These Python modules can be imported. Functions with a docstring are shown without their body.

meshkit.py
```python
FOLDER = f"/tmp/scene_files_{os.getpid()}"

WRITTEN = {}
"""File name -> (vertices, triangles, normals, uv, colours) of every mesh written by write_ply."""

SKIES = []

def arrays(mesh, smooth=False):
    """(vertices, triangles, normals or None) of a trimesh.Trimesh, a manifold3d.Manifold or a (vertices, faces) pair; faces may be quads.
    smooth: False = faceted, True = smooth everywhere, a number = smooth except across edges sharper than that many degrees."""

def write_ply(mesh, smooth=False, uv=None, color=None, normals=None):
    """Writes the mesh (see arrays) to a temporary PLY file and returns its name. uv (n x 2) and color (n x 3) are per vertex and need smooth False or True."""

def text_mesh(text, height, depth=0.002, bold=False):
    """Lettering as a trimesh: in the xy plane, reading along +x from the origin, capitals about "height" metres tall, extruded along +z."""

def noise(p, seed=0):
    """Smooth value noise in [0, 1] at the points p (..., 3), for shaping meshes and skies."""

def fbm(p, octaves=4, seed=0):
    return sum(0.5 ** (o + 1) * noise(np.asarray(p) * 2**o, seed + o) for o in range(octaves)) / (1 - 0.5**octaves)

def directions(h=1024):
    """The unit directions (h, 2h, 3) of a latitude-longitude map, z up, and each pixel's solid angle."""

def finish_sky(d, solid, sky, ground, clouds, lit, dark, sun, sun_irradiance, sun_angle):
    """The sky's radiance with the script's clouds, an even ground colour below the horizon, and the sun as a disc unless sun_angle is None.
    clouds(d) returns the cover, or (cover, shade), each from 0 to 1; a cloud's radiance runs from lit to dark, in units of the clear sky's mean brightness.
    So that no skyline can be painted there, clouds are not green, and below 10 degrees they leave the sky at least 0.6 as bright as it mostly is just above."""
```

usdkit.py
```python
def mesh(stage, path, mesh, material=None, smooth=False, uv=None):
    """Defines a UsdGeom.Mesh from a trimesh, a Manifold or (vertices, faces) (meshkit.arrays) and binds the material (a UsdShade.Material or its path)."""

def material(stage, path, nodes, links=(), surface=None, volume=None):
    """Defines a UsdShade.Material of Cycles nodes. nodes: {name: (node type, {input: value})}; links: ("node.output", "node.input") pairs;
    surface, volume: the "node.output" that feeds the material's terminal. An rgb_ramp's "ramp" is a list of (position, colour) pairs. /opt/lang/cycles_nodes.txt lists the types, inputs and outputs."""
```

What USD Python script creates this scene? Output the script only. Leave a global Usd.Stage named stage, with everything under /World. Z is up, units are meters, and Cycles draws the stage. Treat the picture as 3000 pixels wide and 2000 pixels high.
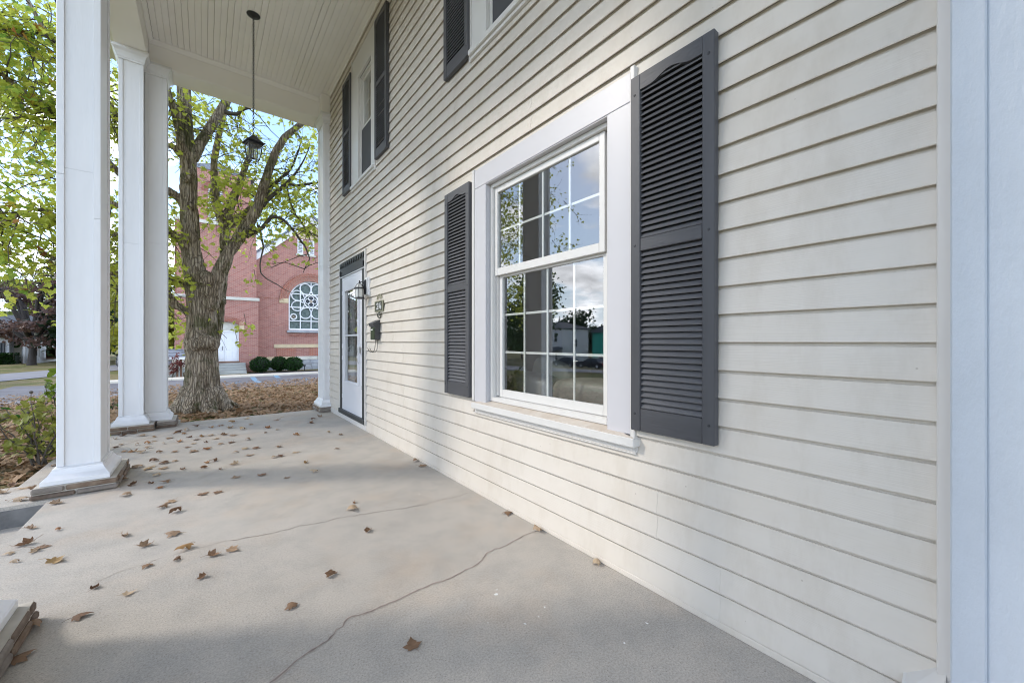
import math
import numpy as np, trimesh, manifold3d as m3
from shapely.geometry import Polygon, box as sbox, LineString
from pxr import Usd, UsdGeom, UsdLux, UsdShade, Gf, Sdf, Vt
import usdkit, meshkit

stage = Usd.Stage.CreateInMemory()
UsdGeom.SetStageUpAxis(stage, UsdGeom.Tokens.z)
UsdGeom.SetStageMetersPerUnit(stage, 1.0)
UsdGeom.Xform.Define(stage, '/World'); UsdGeom.Scope.Define(stage, '/World/Looks')
# ---------------------------------------------------------------- camera, sky, sun
CAMX, CAMH, YAW, FPX = -1.868, 1.312, 38.1064, 1145.0     # the house wall is the plane x=0, y runs along it, the porch floor is z=0
cam = UsdGeom.Camera.Define(stage, '/World/camera')
cam.CreateHorizontalApertureAttr(36.0); cam.CreateVerticalApertureAttr(24.0)
cam.CreateFocalLengthAttr(36.0 * FPX / 3000.0); cam.CreateClippingRangeAttr(Gf.Vec2f(0.05, 2000.0))
cam.CreateExposureAttr(1.9)
cam.AddTranslateOp().Set(Gf.Vec3d(CAMX, 0, CAMH)); cam.AddRotateZOp().Set(-YAW); cam.AddRotateXOp().Set(90.0)
CLOUD_SEED = 1.7
SUN_EL = math.radians(35.0); SUN_AZ = math.atan2(-0.853, 0.52)
to_sun = np.array([math.sin(SUN_AZ) * math.cos(SUN_EL), math.cos(SUN_AZ) * math.cos(SUN_EL), math.sin(SUN_EL)])
sky = UsdLux.DomeLight.Define(stage, '/World/sky')
usdkit.material(stage, '/World/Looks/sky', {
    's': ('sky_texture', {'sky_type': 'single_scattering', 'sun_disc': False, 'sun_elevation': SUN_EL, 'sun_rotation': SUN_AZ, 'altitude': 200.0, 'air_density': 1.0, 'aerosol_density': 0.35, 'ozone_density': 1.0}),
    'tc': ('texture_coordinate', {}), 'xyz': ('separate_xyz', {}),
    'zc': ('math', {'math_type': 'maximum', 'value2': 0.0}), 'zd': ('math', {'math_type': 'add', 'value2': 0.22}),
    'dx': ('math', {'math_type': 'divide'}), 'dy': ('math', {'math_type': 'divide'}), 'v': ('combine_xyz', {'z': CLOUD_SEED}),
    'n': ('noise_texture', {'scale': 1.9, 'detail': 9.0, 'roughness': 0.54}),
    'r': ('rgb_ramp', {'ramp': [(0.0, (0, 0, 0)), (0.505, (0, 0, 0)), (0.60, (1, 1, 1)), (1.0, (1, 1, 1))]}),
    'n2': ('noise_texture', {'scale': 4.2, 'detail': 5.0, 'roughness': 0.55}),
    'sh': ('map_range', {'from_min': 0.3, 'from_max': 0.7, 'to_min': 0.8, 'to_max': 1.7, 'clamp': True}),
    'bw': ('rgb_to_bw', {}), 'cs': ('math', {'math_type': 'multiply_add', 'value2': 0.75, 'value3': 2.6}), 'cl': ('math', {'math_type': 'multiply'}), 'up': ('map_range', {'from_min': 0.0, 'from_max': 0.04, 'to_min': 0.0, 'to_max': 1.0, 'clamp': True}), 'fa': ('math', {'math_type': 'multiply'}), 'cc': ('combine_color', {}),
    'cr': ('math', {'math_type': 'multiply', 'value2': 0.97}), 'cb': ('math', {'math_type': 'multiply', 'value2': 1.06}), 'hr': ('math', {'math_type': 'multiply', 'value2': 0.58}), 'hg': ('math', {'math_type': 'multiply', 'value2': 0.70}), 'hb': ('math', {'math_type': 'multiply', 'value2': 0.90}), 'hc': ('combine_color', {}),
    'hz': ('map_range', {'from_min': 0.0, 'from_max': 0.26, 'to_min': 0.9, 'to_max': 0.0, 'clamp': True}), 'hm': ('mix', {'mix_type': 'mix'}),
    'm': ('mix', {'mix_type': 'mix'}), 'b': ('background_shader', {'strength': 0.105})},
    [('tc.generated', 'xyz.vector'), ('xyz.z', 'zc.value1'), ('zc.value', 'zd.value1'), ('xyz.x', 'dx.value1'), ('zd.value', 'dx.value2'),
     ('xyz.y', 'dy.value1'), ('zd.value', 'dy.value2'), ('dx.value', 'v.x'), ('dy.value', 'v.y'), ('v.vector', 'n.vector'), ('v.vector', 'n2.vector'),
     ('n.fac', 'r.fac'), ('n2.fac', 'sh.value'), ('s.color', 'bw.color'), ('bw.val', 'cs.value1'), ('cs.value', 'cl.value1'), ('sh.result', 'cl.value2'), ('xyz.z', 'up.value'), ('up.result', 'fa.value1'), ('r.color', 'fa.value2'),
     ('cl.value', 'cb.value1'), ('cl.value', 'cr.value1'), ('cr.value', 'cc.r'), ('cl.value', 'cc.g'), ('cb.value', 'cc.b'), ('fa.value', 'm.fac'), ('bw.val', 'hb.value1'), ('bw.val', 'hr.value1'), ('hr.value', 'hc.r'), ('bw.val', 'hg.value1'), ('hg.value', 'hc.g'), ('hb.value', 'hc.b'), ('zc.value', 'hz.value'), ('hz.result', 'hm.fac'), ('s.color', 'hm.color1'), ('hc.color', 'hm.color2'), ('hm.color', 'm.color1'), ('cc.color', 'm.color2'), ('m.color', 'b.color')],
    surface='b.background')
UsdShade.MaterialBindingAPI.Apply(sky.GetPrim()).Bind(UsdShade.Material.Get(stage, '/World/Looks/sky'))
sky.GetPrim().SetCustomDataByKey('kind', 'structure')
sun = UsdLux.DistantLight.Define(stage, '/World/sun')
sun.CreateIntensityAttr(0.15); sun.CreateNormalizeAttr(True); sun.CreateAngleAttr(7.0); sun.CreateColorAttr(Gf.Vec3f(1.0, 0.93, 0.84))
_z = to_sun; _x = np.cross([0, 0, 1.0], _z); _x /= np.linalg.norm(_x); _y = np.cross(_z, _x)
sun.AddTransformOp().Set(Gf.Matrix4d(*_x, 0, *_y, 0, *_z, 0, 0, 0, 0, 1))

# ---------------------------------------------------------------- helpers
_taken = {}
def numbered(parent, name):
    k = (parent, name); n = _taken.get(k, 0); _taken[k] = n + 1
    return name if n == 0 else f'{name}_{n:03d}'
def tag(prim, label=None, cat=None, group=None, kind=None):
    for k, v in (('label', label), ('category', cat), ('group', group), ('kind', kind)):
        if v: prim.SetCustomDataByKey(k, v)
    return prim
def thing(name, label=None, cat=None, group=None, kind=None, loc=None, rz=0, parent='/World'):
    p = f'{parent}/{numbered(parent, name)}'
    x = UsdGeom.Xform.Define(stage, p)
    if loc is not None: x.AddTranslateOp().Set(Gf.Vec3d(*map(float, loc)))
    if rz: x.AddRotateZOp().Set(float(rz))
    tag(x.GetPrim(), label, cat, group, kind)
    return p
def put(name, mesh, mat, parent='/World', smooth=False, label=None, cat=None, group=None, kind=None):
    p = f'{parent}/{numbered(parent, name)}'
    m = usdkit.mesh(stage, p, mesh, f'/World/Looks/{mat}', smooth=smooth)
    tag(m.GetPrim(), label, cat, group, kind)
    return p
def copy_of(src, name, loc, rz, label, group=None):
    p = f'/World/{numbered("/World", name)}'
    x = UsdGeom.Xform.Define(stage, p)
    x.AddTranslateOp().Set(Gf.Vec3d(*map(float, loc))); x.AddRotateZOp().Set(float(rz))
    x.GetPrim().GetReferences().AddInternalReference(src); x.GetPrim().SetInstanceable(True)
    tag(x.GetPrim(), label, stage.GetPrimAtPath(src).GetCustomDataByKey('category'), group)
    return p
def cat(*ms):
    ms = [m for m in ms if m is not None]
    vs, fs, n = [], [], 0
    for m in ms:
        v, f = (m.vertices, m.faces) if hasattr(m, 'vertices') else m
        v, f = np.asarray(v, float), np.asarray(f, int)
        if f.shape[1] == 4: f = np.vstack([f[:, [0, 1, 2]], f[:, [0, 2, 3]]])
        vs.append(v); fs.append(f + n); n += len(v)
    return np.vstack(vs), np.vstack(fs)
def box(x0, x1, y0, y1, z0, z1):
    x0, x1 = sorted((x0, x1)); y0, y1 = sorted((y0, y1)); z0, z1 = sorted((z0, z1))
    v = np.array([[x, y, z] for x in (x0, x1) for y in (y0, y1) for z in (z0, z1)], float)
    f = np.array([[0, 1, 3, 2], [4, 6, 7, 5], [0, 4, 5, 1], [2, 3, 7, 6], [0, 2, 6, 4], [1, 5, 7, 3]])
    return v, f
def hull(p):
    h = trimesh.convex.convex_hull(np.asarray(p, float)); return np.array(h.vertices), np.array(h.faces)
def bbox(x0, x1, y0, y1, z0, z1, b=0.004):
    x0, x1 = sorted((x0, x1)); y0, y1 = sorted((y0, y1)); z0, z1 = sorted((z0, z1))
    b = min(b, (x1 - x0) * .45, (y1 - y0) * .45, (z1 - z0) * .45); p = []
    for sx in (0, 1):
        for sy in (0, 1):
            for sz in (0, 1):
                c = [(x0, x1)[sx], (y0, y1)[sy], (z0, z1)[sz]]; d = [(b, -b)[sx], (b, -b)[sy], (b, -b)[sz]]
                for k in range(3):
                    q = [c[i] + d[i] for i in range(3)]; q[k] = c[k]; p.append(q)
    return hull(p)
def xform(m, R=None, t=(0, 0, 0)):
    v, f = m; v = np.asarray(v, float)
    if R is not None: v = v @ np.asarray(R).T
    return v + np.asarray(t, float), f
def rotz(a): c, s = math.cos(a), math.sin(a); return np.array([[c, -s, 0], [s, c, 0], [0, 0, 1.0]])
def rotx(a): c, s = math.cos(a), math.sin(a); return np.array([[1.0, 0, 0], [0, c, -s], [0, s, c]])
def roty(a): c, s = math.cos(a), math.sin(a); return np.array([[c, 0, s], [0, 1.0, 0], [-s, 0, c]])
def prism_y(poly, y0, y1):
    """closed polygon [(x,z)] extruded along y"""
    return extr(poly, y0, y1, lambda a, b, t: (a, t, b))
def prism_x(poly, x0, x1): return extr(poly, x0, x1, lambda a, b, t: (t, a, b))
def prism_z(poly, z0, z1): return extr(poly, z0, z1, lambda a, b, t: (a, b, t))
def extr(poly, t0, t1, f):
    P = poly if isinstance(poly, Polygon) else Polygon(poly)
    out = []
    for g in getattr(P, 'geoms', [P]):
        if g.is_empty: continue
        m = trimesh.creation.extrude_polygon(g, t1 - t0, engine='earcut')
        v = np.array(m.vertices); fc = np.array(m.faces)
        w = np.array([f(a, b, c + t0) for a, b, c in v])
        if np.linalg.det(np.array([f(1, 0, 0), f(0, 1, 0), f(0, 0, 1)], float)) < 0: fc = fc[:, ::-1]
        out.append((w, fc))
    return cat(*out)
def tube(pts, r, n=8, cap=True):
    pts = np.asarray(pts, float); r = np.broadcast_to(np.asarray(r, float), len(pts))
    tan = np.gradient(pts, axis=0); tan /= np.maximum(np.linalg.norm(tan, axis=1, keepdims=True), 1e-9)
    up = np.array([0, 0, 1.0]) if abs(tan[0][2]) < .9 else np.array([1.0, 0, 0])
    vs = []
    for i in range(len(pts)):
        a = np.cross(tan[i], up); a /= max(np.linalg.norm(a), 1e-9); b = np.cross(a, tan[i]); up = b
        th = np.arange(n) / n * 2 * math.pi
        vs.append(pts[i] + r[i] * (np.cos(th)[:, None] * a + np.sin(th)[:, None] * b))
    v = np.vstack(vs); f = []
    for i in range(len(pts) - 1):
        for k in range(n):
            q = (k + 1) % n; A, B, C, D = i * n + k, i * n + q, (i + 1) * n + q, (i + 1) * n + k
            f += [[A, C, B], [A, D, C]]
    if cap:
        v = np.vstack([v, pts[0], pts[-1]]); a, b = len(v) - 2, len(v) - 1; e = (len(pts) - 1) * n
        for k in range(n):
            q = (k + 1) % n; f += [[a, k, q], [b, e + q, e + k]]
    return v, np.array(f)
def ring_tube(c, R, r, n=24, m=6, a0=0, a1=2 * math.pi, ax='xz'):
    th = np.linspace(a0, a1, n); i, j = {'xz': (0, 2), 'yz': (1, 2), 'xy': (0, 1)}[ax]
    p = np.tile(np.asarray(c, float), (n, 1)); p[:, i] += R * np.cos(th); p[:, j] += R * np.sin(th)
    return tube(p, r, m, cap=abs(a1 - a0) < 6.28)
def lathe(prof, c, n=16):
    """prof [(r,z)] around the vertical through c"""
    prof = np.asarray(prof, float); th = np.arange(n) / n * 2 * math.pi; v = []; f = []
    for r, z in prof: v += [[c[0] + r * math.cos(t), c[1] + r * math.sin(t), c[2] + z] for t in th]
    for i in range(len(prof) - 1):
        for k in range(n):
            q = (k + 1) % n; f += [[i * n + k, i * n + q, (i + 1) * n + q], [i * n + k, (i + 1) * n + q, (i + 1) * n + k]]
    return np.array(v), np.array(f)
def loft(rects):
    """stack of axis aligned rectangles (x0,x1,y0,y1,z) joined to a closed moulding"""
    v = []; f = []
    for x0, x1, y0, y1, z in rects: v += [[x0, y0, z], [x1, y0, z], [x1, y1, z], [x0, y1, z]]
    for i in range(len(rects) - 1):
        for k in range(4):
            q = (k + 1) % 4; f += [[i * 4 + k, i * 4 + q, (i + 1) * 4 + q], [i * 4 + k, (i + 1) * 4 + q, (i + 1) * 4 + k]]
    e = (len(rects) - 1) * 4; f += [[0, 2, 1], [0, 3, 2], [e, e + 1, e + 2], [e, e + 2, e + 3]]
    return np.array(v, float), np.array(f)
TH = math.radians(YAW); _c, _s = math.cos(TH), math.sin(TH)
def ray(px, py):
    u, v = px - 1500.0, 1000.0 - py; return np.array([u * _c + FPX * _s, -u * _s + FPX * _c, v])
def on_y(px, py, y): r = ray(px, py); t = y / r[1]; return np.array([CAMX + r[0] * t, y, CAMH + r[2] * t])     # the point of the plane y=const that was measured at a place of the photograph
def on_z(px, py, z=0.0): r = ray(px, py); t = (z - CAMH) / r[2]; return np.array([CAMX + r[0] * t, r[1] * t, z])
def sstep(a, b, x): t = np.clip((np.asarray(x, float) - a) / (b - a), 0, 1); return t * t * (3 - 2 * t)
def ground_z(x, y):
    a = sstep(8.2, 29, y) * 0.86; b = sstep(3.2, 15, -np.asarray(x, float)) * 0.86
    drop = 0.5 * (1 - sstep(4.95, 5.55, y)) * sstep(2.6, 3.0, -np.asarray(x, float)) * (1 - sstep(5, 12, -np.asarray(x, float)))      # the path in front of the steps lies lower
    return -0.1 - 0.8 * (1 - (1 - a) * (1 - b)) - drop - 2.4 * sstep(16, 56, -np.asarray(x, float))
def on_ground(px, py):
    z = -0.3
    for _ in range(60): p = on_z(px, py, z); z = 0.5 * z + 0.5 * float(ground_z(p[0], p[1]))
    return np.array([p[0], p[1], z])

# ---------------------------------------------------------------- materials
def mat(name, col, rough=0.6, var=0.06, scale=3.0, bump=0.0, bscale=60.0, spec=0.5, metal=0.0, col2=None, stretch=(1, 1, 1), detail=5.0, extra=None):
    """principled with a slow noise tint between two colours and a fine bump"""
    c = np.array(col); a = c * (1 - var) if col2 is None else c; b = c * (1 + var) if col2 is None else np.array(col2)
    n = {'g': ('geometry', {}), 'mp': ('mapping', {'scale': tuple(stretch)}), 'n': ('noise_texture', {'scale': scale, 'detail': detail, 'roughness': 0.6}),
         'r': ('rgb_ramp', {'ramp': [(0.0, tuple(a)), (0.3, tuple(a)), (0.7, tuple(b)), (1.0, tuple(b))]}),
         'p': ('principled_bsdf', {'roughness': rough, 'metallic': metal, 'specular_ior_level': spec})}
    l = [('g.position', 'mp.vector'), ('mp.vector', 'n.vector'), ('n.fac', 'r.fac'), ('r.color', 'p.base_color')]
    if bump:
        n['bn'] = ('noise_texture', {'scale': bscale, 'detail': 4.0, 'roughness': 0.6}); n['b'] = ('bump', {'strength': bump, 'distance': 0.004})
        l += [('mp.vector', 'bn.vector'), ('bn.fac', 'b.height'), ('b.normal', 'p.normal')]
    return usdkit.material(stage, f'/World/Looks/{name}', n, l, surface='p.BSDF')
mat('white_paint', (0.79, 0.785, 0.79), 0.42, 0.045, 5.0, 0.45, 34, stretch=(1, 1, 0.12), detail=9)
mat('sky_shaded_paint', (0.435, 0.475, 0.525), 0.45, 0.06, 4.0, 0.9, 45, stretch=(1, 1, 0.4), detail=8)  # white paint dimmed and blued: shade under open sky put into the colour
mat('ceiling_paint', (0.93, 0.90, 0.855), 0.5, 0.03, 1.2, 0.1, 20)
mat('beam_paint', (0.92, 0.89, 0.85), 0.5, 0.03, 1.0, 0.1, 20)
mat('vinyl', (0.64, 0.62, 0.585), 0.35, 0.02, 3.0)
mat('aluminium_trim', (0.53, 0.515, 0.525), 0.4, 0.02, 0.8)
mat('trim_strip', (0.64, 0.61, 0.57), 0.4, 0.03, 2.0)
mat('sill_dirty', (0.50, 0.42, 0.34), 0.7, 0.1, 9.0, col2=(0.62, 0.56, 0.49))
mat('charcoal', (0.064, 0.063, 0.067), 0.5, 0.16, 6.0, 0.5, 70, stretch=(1, 1, 0.12))
mat('charcoal_slat_lit', (0.118, 0.116, 0.121), 0.45, 0.12, 6.0, 0.3, 70, stretch=(1, 0.12, 1))  # lighter charcoal: the light that tilted slats catch is put into the colour
mat('charcoal_rail', (0.062, 0.061, 0.065), 0.5, 0.16, 6.0, 0.5, 70, stretch=(1, 0.12, 1))
mat('black_paint', (0.028, 0.03, 0.029), 0.5, 0.25, 25.0, 0.4, 90)
mat('black_metal', (0.02, 0.02, 0.022), 0.42, 0.2, 30.0)
mat('mailbox_front', (0.03, 0.04, 0.022), 0.25, 0.1, 8.0)
mat('mailbox_side', (0.045, 0.045, 0.047), 0.4, 0.1, 8.0)
mat('bronze', (0.10, 0.10, 0.075), 0.45, 0.3, 60.0, metal=0.4)
mat('brass_edge', (0.42, 0.40, 0.28), 0.4, 0.15, 60.0, metal=0.5)
mat('white_plastic', (0.8, 0.8, 0.8), 0.35, 0.01)
mat('grey_metal', (0.55, 0.55, 0.55), 0.35, 0.05, metal=0.5)
mat('door_white', (0.68, 0.68, 0.70), 0.38, 0.02, 2.0)
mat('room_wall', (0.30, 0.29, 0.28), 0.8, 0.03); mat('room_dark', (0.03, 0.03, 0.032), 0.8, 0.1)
mat('curtain', (0.35, 0.34, 0.32), 0.8, 0.25, 3.0, stretch=(1, 14, 0.6))
mat('lace', (0.22, 0.20, 0.17), 0.9, 0.7, 22.0, stretch=(1, 1, 0.6))
mat('blind', (0.66, 0.66, 0.62), 0.7, 0.05); mat('screen', (0.055, 0.055, 0.058), 0.7, 0.1, 4.0)
mat('leather', (0.20, 0.185, 0.16), 0.42, 0.12, 5.0, 0.3, 40); mat('cushion', (0.24, 0.24, 0.21), 0.7, 0.1, 5.0)
mat('trunk_bark_thin', (0.085, 0.07, 0.055), 0.85, 0.3, 12.0, 0.6, 50, stretch=(1, 1, 0.3))
mat('far_bark', (0.06, 0.05, 0.045), 0.9, 0.25, 4.0, stretch=(1, 1, 0.2))
mat('limestone', (0.55, 0.52, 0.45), 0.75, 0.12, 3.0, 0.4, 20); mat('tan_stone', (0.56, 0.44, 0.28), 0.75, 0.12, 3.0, 0.4, 20)
mat('church_white', (0.78, 0.78, 0.79), 0.5, 0.02); mat('church_step', (0.42, 0.42, 0.39), 0.8, 0.1, 2.0)
mat('grey_stone', (0.26, 0.27, 0.29), 0.85, 0.3, 2.5, 0.8, 12, col2=(0.42, 0.42, 0.43))
mat('pavement', (0.62, 0.57, 0.48), 0.85, 0.08, 1.5, 0.3, 40)
mat('blue_line', (0.10, 0.27, 0.45), 0.8, 0.3, 6.0, col2=(0.22, 0.30, 0.36))
mat('mulch', (0.035, 0.03, 0.03), 0.95, 0.5, 18.0, 1.0, 40)
mat('asphalt_street', (0.24, 0.24, 0.26), 0.9, 0.1, 0.6, 0.4, 60)
mat('car_silver', (0.45, 0.46, 0.47), 0.3, 0.03, metal=0.6); mat('car_dark', (0.02, 0.022, 0.03), 0.25, 0.05); mat('car_white', (0.7, 0.7, 0.7), 0.3, 0.02)
mat('car_glass', (0.02, 0.025, 0.03), 0.08, 0.02); mat('rubber', (0.015, 0.015, 0.015), 0.8, 0.1); mat('red_lamp', (0.35, 0.02, 0.02), 0.3, 0.05)
mat('teal_siding', (0.02, 0.34, 0.26), 0.6, 0.05); mat('white_siding', (0.66, 0.67, 0.68), 0.6, 0.04); mat('roof_shingle', (0.10, 0.11, 0.13), 0.9, 0.2, 3.0)
mat('dark_pane', (0.03, 0.035, 0.045), 0.1, 0.1); mat('deck_wood', (0.20, 0.11, 0.07), 0.8, 0.2, 4.0)
mat('ashlar', (0.13, 0.08, 0.05), 0.8, 0.35, 14.0, 1.0, 30, col2=(0.25, 0.185, 0.13), detail=8); mat('ashlar_dark', (0.09, 0.06, 0.042), 0.8, 0.3, 14.0, 1.0, 30, col2=(0.19, 0.14, 0.105), detail=8)
mat('ashlar_grey', (0.15, 0.125, 0.105), 0.8, 0.3, 12.0, 1.0, 30, col2=(0.26, 0.225, 0.19), detail=8); mat('mortar', (0.46, 0.42, 0.36), 0.9, 0.1, 10.0, 0.5, 60)
mat('crack', (0.26, 0.21, 0.18), 0.95, 0.3, 20.0); mat('crack_faint', (0.40, 0.345, 0.30), 0.95, 0.2, 20.0)
mat('concrete_shaded', (0.12, 0.118, 0.115), 0.9, 0.3, 6.0, 0.6, 60, col2=(0.21, 0.205, 0.20), detail=8)  # concrete darkened for the cheek front, its shade put into the colour
mat('paint_fleck', (0.75, 0.75, 0.72), 0.6, 0.02); mat('steel_wire', (0.02, 0.02, 0.02), 0.4, 0.1)

# vinyl siding: warm cream, faint horizontal grain, soft stains
usdkit.material(stage, '/World/Looks/siding', {
    'g': ('geometry', {}), 'mp': ('mapping', {'scale': (1, 0.35, 1.0)}), 'n': ('noise_texture', {'scale': 2.2, 'detail': 5.0, 'roughness': 0.62}),
    'r': ('rgb_ramp', {'ramp': [(0.0, (0.58, 0.515, 0.43)), (0.35, (0.615, 0.555, 0.475)), (0.65, (0.64, 0.585, 0.51)), (1.0, (0.655, 0.60, 0.53))]}),
    'md': ('mapping', {'scale': (1, 1.0, 0.35)}), 'nd': ('noise_texture', {'scale': 5.5, 'detail': 9.0, 'roughness': 0.72}), 'rd': ('rgb_ramp', {'ramp': [(0.0, (0.84, 0.82, 0.79)), (0.38, (0.94, 0.93, 0.915)), (0.52, (1, 1, 1)), (1.0, (1.03, 1.03, 1.03))]}),
    'vs': ('voronoi_texture', {'scale': 9.0}), 'rs': ('rgb_ramp', {'ramp': [(0.0, (0.55, 0.5, 0.44)), (0.028, (0.6, 0.55, 0.5)), (0.04, (1, 1, 1)), (1.0, (1, 1, 1))]}), 'ma': ('mix', {'mix_type': 'multiply', 'fac': 1.0}), 'mb': ('mix', {'mix_type': 'multiply', 'fac': 0.6}),
    'mg': ('mapping', {'scale': (1, 2.2, 260.0)}), 'ng': ('noise_texture', {'scale': 1.0, 'detail': 2.0}), 'b': ('bump', {'strength': 0.22, 'distance': 0.003}),
    'mw': ('mapping', {'scale': (1, 1.3, 9.0)}), 'nw': ('noise_texture', {'scale': 1.0, 'detail': 1.0}), 'b2': ('bump', {'strength': 0.35, 'distance': 0.01}),
    'p': ('principled_bsdf', {'roughness': 0.42})},
    [('g.position', 'mp.vector'), ('mp.vector', 'n.vector'), ('n.fac', 'r.fac'), ('g.position', 'md.vector'), ('md.vector', 'nd.vector'), ('nd.fac', 'rd.fac'), ('g.position', 'vs.vector'), ('vs.distance', 'rs.fac'), ('r.color', 'ma.color1'), ('rd.color', 'ma.color2'), ('ma.color', 'mb.color1'), ('rs.color', 'mb.color2'), ('mb.color', 'p.base_color'), ('g.position', 'mg.vector'), ('mg.vector', 'ng.vector'),
     ('ng.fac', 'b.height'), ('g.position', 'mw.vector'), ('mw.vector', 'nw.vector'), ('nw.fac', 'b2.height'), ('b.normal', 'b2.normal'), ('b2.normal', 'p.normal')], surface='p.BSDF')
# concrete: fine aggregate speckle, soft stains, rusty patches near the wall
usdkit.material(stage, '/World/Looks/concrete', {
    'g': ('geometry', {}), 'n1': ('noise_texture', {'scale': 0.75, 'detail': 6.0, 'roughness': 0.6}), 'n2': ('noise_texture', {'scale': 120.0, 'detail': 4.0, 'roughness': 0.75}),
    'n3': ('noise_texture', {'scale': 1.7, 'detail': 4.0, 'roughness': 0.55}), 'vo': ('voronoi_texture', {'scale': 62.0}),
    'r1': ('rgb_ramp', {'ramp': [(0.0, (0.40, 0.365, 0.325)), (0.38, (0.455, 0.418, 0.37)), (0.6, (0.495, 0.456, 0.405)), (1.0, (0.525, 0.485, 0.43))]}),
    'r2': ('rgb_ramp', {'ramp': [(0.0, (0.42, 0.42, 0.42)), (0.40, (0.80, 0.80, 0.80)), (0.6, (1.06, 1.06, 1.06)), (1.0, (1.35, 1.33, 1.3))]}),
    'n4': ('noise_texture', {'scale': 4.5, 'detail': 8.0, 'roughness': 0.7}), 'r4': ('rgb_ramp', {'ramp': [(0.0, (0.80, 0.80, 0.80)), (0.42, (0.93, 0.93, 0.93)), (0.55, (1.02, 1.01, 1.0)), (1.0, (1.10, 1.09, 1.07))]}), 'm4': ('mix', {'mix_type': 'multiply', 'fac': 1.0}),
    'r3': ('rgb_ramp', {'ramp': [(0.0, (1, 1, 1)), (0.5, (1, 1, 1)), (0.76, (1.06, 0.97, 0.89)), (1.0, (1.07, 0.94, 0.84))]}),
    'rv': ('rgb_ramp', {'ramp': [(0.0, (0.45, 0.43, 0.42)), (0.11, (0.55, 0.53, 0.52)), (0.16, (1, 1, 1)), (1.0, (1, 1, 1))]}),
    'm1': ('mix', {'mix_type': 'multiply', 'fac': 1.0}), 'm2': ('mix', {'mix_type': 'multiply', 'fac': 1.0}), 'm3': ('mix', {'mix_type': 'multiply', 'fac': 0.65}),
    'b': ('bump', {'strength': 0.35, 'distance': 0.003}), 'p': ('principled_bsdf', {'roughness': 0.85, 'specular_ior_level': 0.3})},
    [('g.position', 'n1.vector'), ('g.position', 'n2.vector'), ('g.position', 'n3.vector'), ('g.position', 'vo.vector'), ('n1.fac', 'r1.fac'), ('n2.fac', 'r2.fac'), ('n3.fac', 'r3.fac'), ('vo.distance', 'rv.fac'),
     ('r1.color', 'm1.color1'), ('r2.color', 'm1.color2'), ('m1.color', 'm2.color1'), ('r3.color', 'm2.color2'), ('m2.color', 'm4.color1'), ('g.position', 'n4.vector'), ('n4.fac', 'r4.fac'), ('r4.color', 'm4.color2'), ('m4.color', 'm3.color1'), ('rv.color', 'm3.color2'),
     ('m3.color', 'p.base_color'), ('n2.fac', 'b.height'), ('b.normal', 'p.normal')], surface='p.BSDF')
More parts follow.
